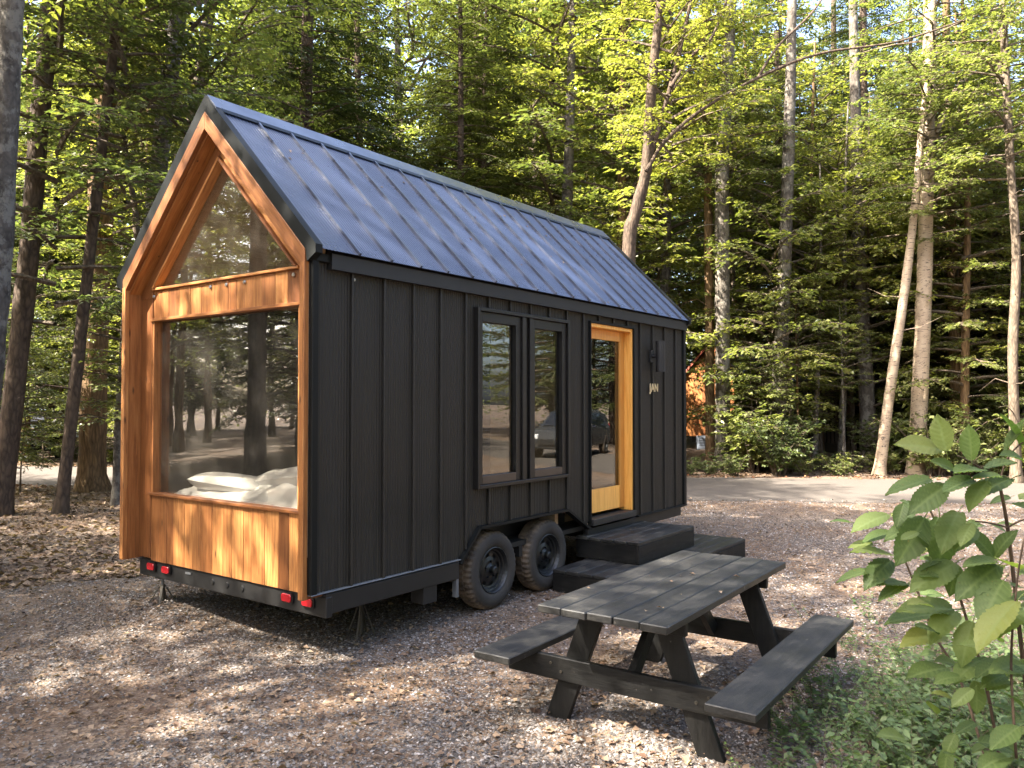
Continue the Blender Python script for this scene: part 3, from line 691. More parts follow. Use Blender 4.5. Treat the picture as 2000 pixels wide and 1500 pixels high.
# ------------------------------------------------------------------ cars
def car(loc, rz, col, label):
    t = thing('parked_car', loc, label, 'car', None, rz)
    paint = flat_mat('car_paint', col, .25, .3, .6); dk_ = M['dark']; gl = flat_mat('car_glass', (.01, .012, .014), .05, 0, .8)
    prof = [(-2.25, .35), (-2.3, .62), (-2.22, .95), (-1.25, 1.03), (-.45, 1.58), (1.25, 1.62), (1.95, 1.45), (2.2, 1.0), (2.28, .6), (2.2, .35)]
    n = len(prof); vs = []; ws = []
    for y, k in ((-.92, 0), (-.80, 1), (.80, 1), (.92, 0)):
        for x, z in prof:
            tap = 0 if z < 1.04 else (z - 1.04) * .32
            yy = math.copysign(abs(y) - tap, y); vs.append((x * (1 if k else .985), yy, z if k else z - (.03 if z > .4 else -.02)))
    fs = [(r * n + i, r * n + (i + 1) % n, (r + 1) * n + (i + 1) % n, (r + 1) * n + i) for r in range(3) for i in range(n)]
    fs += [tuple(range(n))[::-1], tuple(range(3 * n, 4 * n))]
    MB().add(vs, fs).build('body', paint, t, .04)
    for s in (-1, 1):
        for x0, x1, x2, x3 in ((-.95, -.38, .30, .30), (.38, .38, 1.2, 1.45)):
            zl, zh = 1.06, 1.50; f = lambda x, z: (x, s * (.935 - (z - 1.04) * .32), z)
            MB().add([f(x0, zl), f(x3, zl), f(x2, zh), f(x1, zh)], [(0, 1, 2, 3)]).build('side_glass', gl, t)
        for x in (-1.42, 1.42):
            wl = link('wheel', None, t, (x, s * .94, .34), None, (.95, -s * 1.0, .95)); wl.scale = (.95, -s if s > 0 else 1, .95); link('tyre', ty, wl); link('rim', rme, wl)
        MB().box((-2.31, s * .78, .68), (-2.2, s * .52, .84)).build('headlight', flat_mat('headlamp', (.7, .7, .7), .1), t, .02)
        MB().box((2.17, s * .85, .8), (2.27, s * .68, 1.1)).build('tail_light', M['lens'], t, .02)
        MB().box((-.78, s * .93, 1.02), (-.66, s * 1.08, 1.14)).build('mirror', paint, t, .02)
    MB().add([(-1.22, -.74, 1.06), (-1.22, .74, 1.06), (-.50, .62, 1.56), (-.50, -.62, 1.56)], [(0, 1, 2, 3)]).build('windscreen', gl, t, loc=(-.03, 0, .02))
    MB().add([(2.19, -.7, 1.06), (2.19, .7, 1.06), (1.98, .62, 1.42), (1.98, -.62, 1.42)], [(0, 1, 2, 3)]).build('rear_glass', gl, t, loc=(.03, 0, .01))
    MB().box((-2.33, -.5, .5), (-2.25, .5, .66)).build('grille', dk_, t)
    return t
car((20.5, -10.6, 0), 2.4 + PI + .5, (.05, .052, .055), 'grey estate car parked by the road, mirrored in the side window')
q = on_ground(95, 36); car(q, 2.2, (.45, .55, .66), 'pale blue car glimpsed behind the trunks on the left')

# ------------------------------------------------------------------ foliage builders
def unit(a): return a / np.maximum(np.linalg.norm(a, axis=-1, keepdims=True), 1e-9)
class Leaves:
    def __init__(s): s.P = []; s.D = []; s.U = []; s.l = []; s.w = []
    def add(s, P, D, U, l, w): s.P.append(P); s.D.append(D); s.U.append(U); s.l.append(l); s.w.append(w)
    def count(s): return sum(len(p) for p in s.P)
    def mesh(s, name, mat, fold=.12):
        P, D, U = (np.concatenate(a) for a in (s.P, s.D, s.U)); l = np.concatenate(s.l)[:, None]; w_ = np.concatenate(s.w)[:, None]
        D = unit(D); S = unit(np.cross(D, U)); U = np.cross(S, D)
        a = P + D * l * .42 + S * w_ * .5 + U * l * fold; b = P + D * l * .42 - S * w_ * .5 + U * l * fold
        t = P + D * l - U * l * fold * .6
        n = len(P); V = np.stack([P, a, t, b], 1).reshape(-1, 3); i = np.arange(n)[:, None] * 4
        F = np.concatenate([i + np.array([[0, 1, 2]]), i + np.array([[0, 2, 3]])], 1).reshape(-1, 3)
        return tri_mesh(name, V, F, mat)

def branch_line(z0, az, ln, rise, droop, r, n=7):
    s = np.linspace(0, 1, n); h = s * ln * (1 - .08 * s)
    wob = np.cumsum(r.normal(0, .035, n)) * ln * .5
    x = h * math.cos(az) - wob * math.sin(az) * s; y = h * math.sin(az) + wob * math.cos(az) * s
    z = z0 + ln * (rise * s - droop * s * s)
    return np.stack([x, y, z], 1)

def broadleaf(seed, H0, H1, R, nbr, leaf, mat, name='crown', rise=.45, droop=.35, tw=13, per=11, flat=.35, ragged=.35):
    r = np.random.default_rng(seed); Lv = Leaves(); mb = MB(); random.seed(seed)
    for k in range(nbr):
        f = (k + r.uniform(-.4, .4)) / nbr; z0 = H0 + (H1 - H0) * max(0, f) ** .9
        az = 2.39996 * k + r.normal(0, .3); prof = math.sin(PI * min(1, .22 + .78 * f)) ** .6
        ln = R * prof * (1 + r.uniform(-ragged, ragged)); ln = max(ln, .35)
        B = branch_line(z0, az, ln, rise * (1 + .5 * f), droop, r)
        mb.tube(B, list(np.linspace(.012 + .011 * ln, .004, len(B))), 4, cap=False)
        nt_ = max(4, int(tw * (.5 + .5 * ln / R)))
        for j in range(nt_):
            s = .22 + .78 * (j + r.uniform(0, 1)) / nt_; q = s * (len(B) - 1); i0 = min(int(q), len(B) - 2)
            p = B[i0] + (B[i0 + 1] - B[i0]) * (q - i0); d = unit(B[i0 + 1] - B[i0])
            sg = 1 if j % 2 else -1; an = sg * r.uniform(.5, 1.15); c, sn = math.cos(an), math.sin(an)
            td = np.array([d[0] * c - d[1] * sn, d[0] * sn + d[1] * c, d[2] * .5 + r.normal(0, .16)]); td = unit(td)
            tl = (.30 + .38 * R * (1 - s) * r.uniform(.5, 1.1)) * (.6 + .4 * min(1, R / 2)); tl = min(tl, 1.3)
            e = p + td * tl + np.array([0, 0, -.12 * tl])
            mb.tube([p, (p + e) / 2 + np.array([0, 0, .04 * tl]), e], [.006, .004, .002], 3, cap=False)
            m = max(4, int(per * (tl / .8) ** .7)); u = (np.arange(m) + r.uniform(0, 1, m)) / m
            u = .12 + .9 * u
            P = p + (e - p) * u[:, None]; sd = np.where(np.arange(m) % 2 == 0, 1, -1) * r.uniform(.5, 1.3, m)
            cs, sn2 = np.cos(sd), np.sin(sd)
            D = np.stack([td[0] * cs - td[1] * sn2, td[0] * sn2 + td[1] * cs, td[2] * .4 + r.normal(-.22, flat * .6, m)], 1)
            U = np.stack([r.normal(0, flat, m), r.normal(0, flat, m), np.ones(m)], 1)
            l = leaf * r.uniform(.65, 1.25, m); Lv.add(P + r.normal(0, .025, (m, 3)), D, U, l, l * r.uniform(.5, .72, m))
    return Lv.mesh(name, mat), mb

def conifer(seed, H0, H1, R, nbr, mat, rise=.05, droop=.32, dead=0):
    r = np.random.default_rng(seed); Lv = Leaves(); mb = MB(); random.seed(seed)
    for k in range(nbr):
        f = (k + r.uniform(-.5, .5)) / nbr; z0 = H0 + (H1 - H0) * max(0, f)
        az = 2.39996 * k + r.normal(0, .35); ln = R * (1.02 - .78 * f) * (1 + r.uniform(-.4, .25)); ln = max(.4, ln)
        B = branch_line(z0, az, ln, rise + .25 * f + r.normal(0, .14), droop * r.uniform(.4, 1.6), r, 6)
        mb.tube(B, list(np.linspace(.010 + .009 * ln, .003, len(B))), 4, cap=False)
        nt_ = max(7, int(10 * ln))
        for j in range(nt_):
            s = .16 + .84 * (j + r.uniform(0, 1)) / nt_; q = s * (len(B) - 1); i0 = min(int(q), len(B) - 2)
            p = B[i0] + (B[i0 + 1] - B[i0]) * (q - i0); d = unit(B[i0 + 1] - B[i0])
            an = (1 if j % 2 else -1) * r.uniform(.7, 1.15); c, sn = math.cos(an), math.sin(an)
            td = unit(np.array([d[0] * c - d[1] * sn, d[0] * sn + d[1] * c, d[2] * .5 + r.normal(-.05, .12)]))
            tl = (.22 + .30 * ln * (1 - s)) * r.uniform(.6, 1.15); tl = min(tl, 1.0); e = p + td * tl - np.array([0, 0, .16 * tl])
            m = max(6, int(24 * tl)); u = np.linspace(.06, 1.0, m)
            P = p + (e - p) * u[:, None]; sd = np.where(np.arange(m) % 2 == 0, 1, -1) * r.uniform(.55, .95, m); sd[-1] = 0
            cs, sn2 = np.cos(sd), np.sin(sd)
            D = np.stack([td[0] * cs - td[1] * sn2, td[0] * sn2 + td[1] * cs, td[2] - .16 + r.normal(0, .14, m)], 1)
            U = np.stack([r.normal(0, .22, m), r.normal(0, .22, m), np.ones(m)], 1)
            l = (.10 + .10 * tl) * r.uniform(.7, 1.3, m); Lv.add(P, D, U, l, np.full(m, .052) * r.uniform(.8, 1.4, m))
    for k in range(dead):
        z0 = r.uniform(.8, H0 + 1.5); az = r.uniform(0, 6.28); B = branch_line(z0, az, r.uniform(.4, 1.5), r.uniform(-.1, .3), r.uniform(.1, .5), r, 5)
        mb.tube(B, list(np.linspace(.011, .003, 5)), 3, cap=False)
    return Lv.mesh('crown', mat, .04), mb

def bush(seed, H, R, nst, leaf, mat, per=9):
    """Several stems from the ground, leaves along them."""
    r = np.random.default_rng(seed); Lv = Leaves(); mb = MB()
    for k in range(nst):
        az = r.uniform(0, 6.28); ln = H * r.uniform(.55, 1.15); out = R * r.uniform(.2, 1.0)
        b0 = np.array([math.cos(az), math.sin(az), 0]) * R * .22 * r.uniform(0, 1)
        s = np.linspace(0, 1, 6)[:, None]
        B = b0 + np.array([math.cos(az) * out, math.sin(az) * out, 0]) * s ** 1.3 + np.array([0, 0, ln]) * (s * 1.1 - .15 * s * s)
        mb.tube(B, list(np.linspace(.010, .003, 6)), 4, cap=False)
        for j in range(max(4, int(ln * 8))):
            q = r.uniform(.2, 1) * 5; i0 = min(int(q), 4); p = B[i0] + (B[i0 + 1] - B[i0]) * (q - i0)
            a2 = r.uniform(0, 6.28); td = np.array([math.cos(a2), math.sin(a2), r.normal(.12, .25)]); tl = r.uniform(.15, .42) * min(1.2, H)
            e = p + td * tl; mb.tube([p, e], [.004, .002], 3, cap=False)
            m = per; u = r.uniform(.2, 1.05, m); P = p + (e - p) * u[:, None]; sd = r.uniform(-1.3, 1.3, m); cs, sn2 = np.cos(sd), np.sin(sd)
            D = np.stack([td[0] * cs - td[1] * sn2, td[0] * sn2 + td[1] * cs, r.normal(-.12, .3, m)], 1)
            U = np.stack([r.normal(0, .4, m), r.normal(0, .4, m), np.ones(m)], 1); l = leaf * r.uniform(.6, 1.3, m)
            Lv.add(P, D, U, l, l * r.uniform(.5, .7, m))
    return Lv.mesh('crown', mat), mb

BK = M['bark_dark']
def pack(pair, bark): me, mb = pair; return me, mb.mesh('limbs', bark)
LIB = {
    'maple_tall': [pack(broadleaf(s, 2.6, 14.5, 3.4, 66, .135, M['maple'], tw=18, per=17, flat=.42), M['bark']) for s in (1, 2)],
    'maple_high': [pack(broadleaf(s, 7.5, 15, 3.3, 40, .14, M['maple'], tw=14, per=13), M['bark']) for s in (3, 4)],
    'beech_tall': [pack(broadleaf(s, 1.6, 13.5, 3.2, 66, .125, M['beech'], rise=.18, droop=.22, tw=18, per=17, flat=.32), M['bark']) for s in (5, 6)],
    'sapling': [pack(broadleaf(s, .9, 4.8, 1.8, 36, .115, M['beech'], rise=.25, droop=.25, tw=15, per=15, flat=.34), M['bark']) for s in (7, 8, 9)],
    'maple_sapling': [pack(broadleaf(s, 1.2, 5.8, 2.0, 36, .125, M['maple'], rise=.35, droop=.3, tw=15, per=15, flat=.4), M['bark']) for s in (10, 11)],
    'hemlock': [pack(conifer(s, 1.6, 16.5, 3.6, 150, M['hemlock'], dead=14), BK) for s in (12, 13)],
    'hemlock_low': [pack(conifer(s, .8, 12.0, 3.1, 128, M['hemlock'], dead=6), BK) for s in (14, 15)],
    'bush': [pack(bush(s, 1.3, .9, 26, .10, M['shrub'], 11), M['bark']) for s in (16, 17)],
    'low_bush': [pack(bush(s, .6, .6, 18, .085, M['shrub'], 11), M['bark']) for s in (18, 19)],
}
random.seed(21)
def rand_trunk(h, r0, seed, mat, lean=.25, n=10):
    r = random.Random(seed); pts = []; rad = []; k = 16; dx, dy = r.uniform(-lean, lean), r.uniform(-lean, lean); px_, py_ = r.uniform(0, 6), r.uniform(0, 6)
    for i in range(k):
        s = i / (k - 1); pts.append((dx * s * 2 + .09 * math.sin(4 * s + px_) - .09 * math.sin(px_), dy * s * 2 + .09 * math.sin(5 * s + py_) - .09 * math.sin(py_), h * s - .1 * (i == 0)))
        rad.append(r0 * (1 - .78 * s) * (1 + .35 * math.exp(-s * h * 3)))
    return MB().tube(pts, rad, n, cap=False, jit=.05).mesh('trunk', mat, True)
TR = {
    'tall': [rand_trunk(16, rr, 30 + i, m) for i, (rr, m) in enumerate(((.13, M['bark']), (.17, M['bark_lichen']), (.10, M['bark']), (.15, M['bark_warm'])))],
    'dark': [rand_trunk(17, rr, 40 + i, M['bark_dark']) for i, rr in enumerate((.15, .11, .19))],
    'thin': [rand_trunk(5.5, rr, 50 + i, M['bark'], .12, 6) for i, rr in enumerate((.028, .036, .022))],
}
def plant(kind, loc, label, cat, group, name, scale=1.0, rz=None, trunk=None, crown=True):
    """One tree: an Empty with trunk, limbs and crown under it."""
    rz = random.uniform(0, 6.28) if rz is None else rz
    t = thing(name, loc, label, cat, group, rz); t.scale = (scale, scale, scale * random.uniform(.92, 1.1))
    if trunk: link('trunk', random.choice(TR[trunk]), t)
    if crown:
        cr, lb = random.choice(LIB[kind]); link('limbs', lb, t); link('crown', cr, t)
    return t

# ------------------------------------------------------------------ the trees one can tell apart
def shaped_trunk(pts, Zs, w0, w1, mat, n=14, flare=True, jit=.05, seg=5):
    """Trunk through photo points at a given distance; returns mesh and base."""
    W3 = np.array([at(px, py, Z) for (px, py), Z in zip(pts, Zs)]); P = spline(W3, seg)
    base = np.array([W3[0][0], W3[0][1], height(*W3[0][:2])]); Q = P - base; m = len(Q); Zm = np.mean(Zs)
    rad = []
    for i in range(m):
        s = i / (m - 1); r = (w0 + (w1 - w0) * s) * Zm / FPX / 2 * (1 + .05 * random.uniform(-1, 1))
        if flare: r *= 1 + .4 * math.exp(-max(0, Q[i][2]) * 4)
        rad.append(r)
    return Q, rad, base
def known_tree(name, label, pts, Z, w0, w1, mat, crown=None, cz=0.0, cs=1.0, forks=(), cat='tree', stubs=0, hidden_base=None, n=14):
    pts = [(pts[0][0], 786 + CAM[2] * FPX / Z + 3)] + list(pts[1:]); Zs = [Z] * len(pts)
    Q, rad, base = shaped_trunk(pts, Zs, w0, w1, mat)
    t = thing(name, tuple(base), label, cat)
    m = MB().tube(Q, rad, n, cap=False, jit=.05)
    for fp, fZ, f0, f1 in forks:
        q, r_, b_ = shaped_trunk(fp, [fZ] * len(fp), f0, f1, mat, flare=False); q = q + (b_ - base); m.tube(q, r_, 8, cap=False, jit=.04)
    r = random.Random(len(label) * 7)
    for k in range(stubs):
        i = r.randrange(3, len(Q) - 2); a = r.uniform(0, 6.28); ln = r.uniform(.2, 1.3); p = Q[i]
        m.tube([p, p + np.array([math.cos(a), math.sin(a), r.uniform(-.1, .3)]) * ln * .5, p + np.array([math.cos(a), math.sin(a), r.uniform(-.2, .35)]) * ln], [.016, .010, .004], 4, cap=False)
    link('trunk', m.mesh('trunk', mat, True), t)
    if crown:
        i = len(Q) - 1; top = Q[i]; cr, lb = random.choice(LIB[crown]); a = random.uniform(0, 6.28)
        off = (top[0], top[1], cz)
        link('limbs', lb, t, off, (0, 0, a), (cs,) * 3); link('crown', cr, t, off, (0, 0, a), (cs,) * 3)
    return t
def up(px, Z): return (px, 750 + (1.885 - 0) * FPX / Z + 36)     # where the ground is at distance Z

known_tree('pale_tree', 'pale blotched trunk cut off by the left edge of the picture', [(-62, 1115), (-22, 700), (-2, 430), (14, 200), (24, 0), (34, -260)], 9, 60, 36, M['bark_lichen'], 'maple_high', 0, .9)
known_tree('dark_tree', 'dark slightly leaning trunk nearest the left edge of the leaf litter', [(-2, 1002), (35, 700), (62, 430), (80, 200), (95, 60), (120, -300)], 13.3, 40, 30, M['bark_dark'], 'beech_tall', 1.5, 1.0, stubs=16)
known_tree('broad_tree', 'broad furrowed orange-brown trunk by the path left of the tiny house', [(180, 958), (184, 700), (196, 400), (208, 150), (222, -260)], 17, 50, 42, M['bark_warm'], 'maple_high', 0, 1.1, stubs=4)
known_tree('leaning_tree', 'thin dark leaning trunk crossing in front of the broad orange-brown trunk', [(118, 1001), (146, 760), (175, 500), (198, 300), (220, 110), (250, -160)], 13.5, 24, 16, M['bark_dark'], 'sapling', 4.0, 1.1, stubs=14)
known_tree('spotted_tree', 'grey lichen-spotted trunk rising just left of the cedar gable peak', [(262, 978), (295, 480), (318, 260), (338, 100), (352, 0), (375, -260)], 15, 36, 27, M['bark_lichen'], 'maple_high', 0, .9, stubs=3)
known_tree('slim_tree', 'slim dark trunk immediately left of the black roof peak', [(330, 930), (362, 350), (375, 250), (395, 110), (412, 0), (440, -240)], 18, 26, 20, M['bark'], 'maple_high', 1, .9)
known_tree('forked_sapling', 'crooked forked sapling trunk between the spotted and the broad trunks', [(280, 960), (268, 480), (256, 360), (243, 270), (225, 120)], 16, 14, 6, M['bark'], 'maple_sapling', 4.0, 1.0, forks=[([(256, 360), (262, 280), (262, 160), (275, 40)], 16, 8, 4)])
known_tree('low_tree', 'short pale spotted trunk right beside the left edge of the cedar gable', [(229, 988), (232, 850), (240, 700), (246, 560)], 14.6, 20, 12, M['bark_lichen'], 'sapling', .8, .8)
known_tree('far_tree', 'dark upright trunk far behind the left path, thicker of a pair', [(98, 882), (100, 640), (107, 350), (115, 60)], 28, 15, 10, M['bark_dark'], 'hemlock', 1, 1.0)
known_tree('far_tree', 'dark upright trunk far behind the left path, thinner of a pair', [(118, 870), (125, 640), (130, 400), (135, 160)], 29.5, 10, 7, M['bark_dark'], 'hemlock_low', 2, 1.0)
# behind the roof
for lab, px0, px1, Z, wd, cr, csz in (('broad hemlock behind the front part of the tiny house roof', 590, 600, 20, 27, 'hemlock', 1.0),
                                 ('slender hemlock behind the tiny house roof between two broader hemlocks', 706, 698, 23, 15, 'hemlock', .95),
                                 ('tall hemlock behind the middle of the tiny house roof', 945, 934, 26, 25, 'hemlock', 1.0)):
    known_tree('hemlock', lab, [(px0, 786 + 1.885 * FPX / Z), (px0 + 1, 400), (px1, 100), (px1 + 2, -380)], Z, wd, wd * .7, M['bark_dark'], cr, 0, csz, stubs=8)
known_tree('forked_maple', 'forked maple with arching limbs behind the far end of the roof', [(1224, 940), (1228, 500), (1240, 420), (1262, 330), (1272, 180), (1290, 0), (1310, -200)], 18.6, 30, 13, M['bark_dark'], 'maple_tall', 5.6, .66,
           forks=[([(1258, 345), (1295, 220), (1330, 90), (1362, -60), (1390, -200)], 18.6, 11, 5),
                  ([(1262, 335), (1300, 275), (1370, 215), (1480, 152), (1600, 105), (1750, 82), (1880, 40)], 18.2, 9, 3),
                  ([(1310, 170), (1350, 110), (1392, 70), (1440, -60)], 18.4, 8, 4), ([(1480, 152), (1520, 90), (1590, 20), (1640, -60)], 18.2, 6, 3)])
# right of the tiny house
known_tree('roadside_tree', 'lichen-flecked upright trunk across the road beside the far end of the tiny house', [(1412, 914), (1411, 600), (1410, 350), (1417, 200), (1425, 50), (1435, -200)], 22.5, 30, 21, M['bark_lichen'], 'sapling', 7.0, .9, stubs=9)
known_tree('roadside_tree', 'slimmer upright trunk standing in front of the orange cabin gable', [(1388, 905), (1385, 600), (1383, 340), (1380, 150), (1376, -80)], 23.2, 19, 13, M['bark_warm'], 'maple_sapling', 7.0, 1.1, stubs=6)
known_tree('roadside_tree', 'thin upright trunk at the right edge of the orange cabin gable', [(1437, 900), (1440, 700), (1430, 500), (1426, 250)], 24.5, 13, 8, M['bark'], None, stubs=6)
known_tree('thin_tree', 'very thin pale trunk between the orange cabin and the black wall', [(1466, 890), (1462, 500), (1470, 280), (1475, 100)], 26, 11, 7, M['bark'], 'sapling', 5, 1.1)
known_tree('birch', 'thick pale birch trunk with dark flecks, upright of the crossing pair', [(1788, 925), (1800, 700), (1808, 450), (1812, 250), (1816, 50), (1822, -220)], 21, 31, 21, M['birch'], 'beech_tall', 5.0, .8, forks=[([(1822, 275), (1868, 175), (1930, 92), (1990, 18), (2060, -70)], 21, 13, 6), ([(1815, 362), (1880, 352), (1960, 350), (2040, 345)], 21, 7, 3)], stubs=4)
known_tree('birch', 'slender leaning birch crossing the thick birch trunk', [(1717, 905), (1740, 750), (1765, 580), (1785, 420), (1798, 270), (1812, 150)], 20.6, 21, 10, M['birch'], 'sapling', 6.0, 1.0, stubs=3)
known_tree('sunlit_tree', 'slim sunlit brown trunk near the right edge behind the big-leaved shrub', [(1986, 945), (1978, 700), (1985, 500), (1972, 300), (1960, 50)], 18.6, 19, 13, M['bark'], 'sapling', 6.5, 1.0, stubs=12)
known_tree('dark_tree', 'thick dark trunk left of the slim sunlit brown trunk', [(1948, 890), (1952, 650), (1945, 300), (1940, 40)], 28, 24, 16, M['bark_dark'], 'hemlock', 1, 1.0, stubs=6)
known_tree('far_tree', 'straight dark trunk standing in the bright gap right of the birches', [(1904, 850), (1902, 650), (1898, 350), (1896, 100)], 34, 16, 11, M['bark_dark'], 'hemlock', 2, 1.0)
known_tree('roadside_sapling', 'short pale sapling standing before the black cabin wall', [(1600, 900), (1602, 735), (1610, 640), (1613, 560)], 24.5, 13, 8, M['bark'], 'sapling', 1.2, 1.1)
known_tree('hemlock', 'dark hemlock above the black cabin wall, its lower branches bare', [(1530, 875), (1526, 550), (1522, 400), (1518, 60)], 28.5, 18, 12, M['bark_dark'], 'hemlock', 3.2, 1.0, stubs=10)
known_tree('hemlock', 'dark hemlock directly behind the leaning birch', [(1702, 880), (1700, 600), (1690, 350), (1686, 0)], 29, 18, 12, M['bark_dark'], 'hemlock', 2.6, 1.0, stubs=10)
known_tree('hemlock', 'dark hemlock between the thick birch and the bright gap', [(1864, 875), (1860, 600), (1856, 380), (1850, 50)], 27, 15, 10, M['bark_dark'], 'hemlock', .5, .9, stubs=8)
known_tree('hemlock', 'hemlock with spreading low boughs right of the orange cabin', [(1632, 880), (1634, 600), (1630, 300), (1628, 0)], 36, 16, 10, M['bark_dark'], 'hemlock', 3.2, 1.0, stubs=6)

# ------------------------------------------------------------------ the woods round about
taken = []
SIGHT = SUN_AZ
def free(x, y, d):
    dx, dy = x - 27.0, y - 7.5; al = dx * math.cos(SIGHT) + dy * math.sin(SIGHT)
    if -1 < al < 15 and abs(-dx * math.sin(SIGHT) + dy * math.cos(SIGHT)) < 3.6 and d > 1: return False      # the gap the sun comes through to the far cabin
    if road_dist(x, y) < ROADW + .5: return False
    if -2.5 < x < 9.5 and -1.5 < y < 5.2: return False                     # the tiny house
    if all((x - a) ** 2 + (y - b) ** 2 > d * d for a, b in taken): taken.append((x, y)); return True
    return False
for o in list(C.objects):
    if o.parent is None and o.type == 'EMPTY' and o.get('category') == 'tree': taken.append((o.location.x, o.location.y))
def scatter(n, px0, px1, Z0, Z1, dmin, kinds, group, tries=4000):
    """kinds: (kind, name, trunk, label, category, scale range)"""
    got = 0
    for _ in range(tries):
        if got >= n: break
        px = random.uniform(px0, px1); Z = math.sqrt(random.uniform(Z0 * Z0, Z1 * Z1)); p = at(px, 786, Z)
        if 1285 < px < (1500 if 'ling' in kinds[0][1] else 1700) and Z < 34.5 and kinds[0][1] != 'bush': continue
        if 90 < px < 275 and Z < 18.6 or 1685 < px < 1860 and Z < 24.5 and kinds[0][1] != 'bush': continue
        low_only = 1530 < px < 1695 or 1325 < px < 1445
        if kinds[0][0] == 'bush' and low_only and Z > 22.5: continue
        if not free(p[0], p[1], dmin): continue
        kind, name, trunk, label, cat, sc = random.choice(kinds)
        if kind in ('bush', 'low_bush') and low_only: kind, sc = 'low_bush', (.65, 1.0)
        if kind == 'sapling' and low_only: continue
        plant(kind, (p[0], p[1], height(p[0], p[1])), label, cat, group, name, random.uniform(*sc), trunk=trunk); got += 1
K = lambda kind, name, trunk, label, sc=(.85, 1.15), cat='tree': (kind, name, trunk, label, cat, sc)
# left of the house: leafy woods, light through the leaves
G1 = 'trees in the woods left of the tiny house'
scatter(15, -250, 520, 20, 34, 2.4, [K('maple_tall', 'maple', 'tall', 'leafy maple'), K('beech_tall', 'beech', 'tall', 'flat-sprayed beech'), K('maple_tall', 'maple', 'tall', 'leafy maple')], G1)
scatter(15, -350, 560, 36, 58, 3.5, [K('maple_tall', 'maple', 'tall', 'leafy maple', (1.1, 1.8)), K('beech_tall', 'beech', 'tall', 'flat-sprayed beech', (1.1, 1.8))], G1)
scatter(9, -120, 300, 14.0, 26, 1.3, [K('sapling', 'sapling', 'thin', 'thin leafy sapling', (.5, .85), 'sapling')], 'saplings left of the tiny house')
# behind the house: hemlocks before maples
scatter(8, 470, 960, 21, 30, 2.2, [K('hemlock', 'hemlock', 'dark', 'dark hemlock behind the roof')], 'hemlocks behind the tiny house')
scatter(15, 420, 1300, 34, 58, 3.5, [K('maple_tall', 'maple', 'tall', 'leafy maple beyond the roof', (1.2, 1.8)), K('beech_tall', 'beech', 'tall', 'flat-sprayed beech beyond the roof', (1.2, 1.8))], 'far trees behind the tiny house')
scatter(9, 960, 1285, 24, 36, 2.0, [K('maple_tall', 'maple', 'tall', 'bright maple above the roof end', (1.1, 1.45)), K('beech_tall', 'beech', 'tall', 'bright beech above the roof end', (1.1, 1.45))], 'bright trees by the far end of the tiny house')
# right: hemlocks and beeches beyond the road
scatter(9, 1640, 2300, 26, 38, 2.5, [K('hemlock', 'hemlock', 'dark', 'dark hemlock across the road'), K('hemlock_low', 'hemlock', 'dark', 'dark low-boughed hemlock across the road')], 'hemlocks across the road')
scatter(16, 1500, 2250, 21.3, 28, 1.5, [K('beech_tall', 'beech', 'tall', 'sunlit beech across the road', (.6, .9)), K('maple_tall', 'maple', 'tall', 'sunlit maple across the road', (.6, .9))], 'leafy trees across the road')
scatter(9, 1330, 2300, 34, 46, 2.4, [K('beech_tall', 'beech', 'tall', 'deep-woods beech across the road', (.9, 1.4)), K('maple_tall', 'maple', 'tall', 'deep-woods maple across the road', (.9, 1.4))], 'far trees across the road')
scatter(13, 1300, 2400, 44, 62, 3.5, [K('beech_tall', 'beech', 'tall', 'deep-woods beech across the road', (1.2, 1.9)), K('maple_tall', 'maple', 'tall', 'deep-woods maple across the road', (1.2, 1.9)), K('hemlock', 'hemlock', 'dark', 'deep-woods hemlock across the road', (1.1, 1.5))], 'far trees across the road')
scatter(16, 1470, 2150, 22.6, 27, 1.2, [K('sapling', 'sapling', 'thin', 'sunlit sapling by the road', (.9, 1.5), 'sapling')], 'saplings across the road')
BU = lambda k, sc: (k, 'bush', None, 'pale green bush at the far road edge', 'bush', sc)
scatter(80, 1340, 2250, 20.1, 26, .55, [BU('bush', (.8, 1.3)), BU('low_bush', (.9, 1.5))], 'bushes along the far roadside')
scatter(12, -150, 235, 13, 28, .8, [('low_bush', 'bush', None, 'small leafy bush on the litter', 'bush', (.5, 1.1))], 'small bushes left of the house')
MARKS = [(15, 'pale left-edge trunk'), (50, 'dark left-edge trunk'), (150, 'thin dark leaning trunk'), (192, 'broad orange-brown trunk'), (305, 'grey spotted trunk'), (390, 'slim roof-peak trunk'),
         (595, 'front broad hemlock'), (703, 'slender middle hemlock'), (940, 'tall middle hemlock'), (1240, 'forked maple'), (1385, 'orange cabin gable'), (1466, 'very thin pale trunk'), (1602, 'short pale sapling'),
         (1740, 'leaning birch'), (1800, 'thick birch'), (1902, 'bright gap'), (1980, 'slim sunlit brown trunk')]
for o in list(C.objects):
    if o.parent is None and o.get('group') and o.get('category') in ('tree', 'sapling', 'bush') and o.type == 'EMPTY':
        q = np.array(o.location) - CAM; Z = q @ FW; px = 1000 + FPX * (q @ RT) / Z
        mx, nm = min(MARKS, key=lambda m: abs(m[0] - px)); d = px - mx
        side = 'directly behind' if abs(d) < 14 and Z > 23 else ('just right of' if d > 0 else 'just left of') if abs(d) < 60 else ('well right of' if d > 0 else 'well left of')
        far = '' if o['category'] == 'bush' else (', near,' if Z < 25 else ', farther back,' if Z < 38 else ', far off,')
        o['label'] = f"{o['label']}{far} {side} the {nm}"
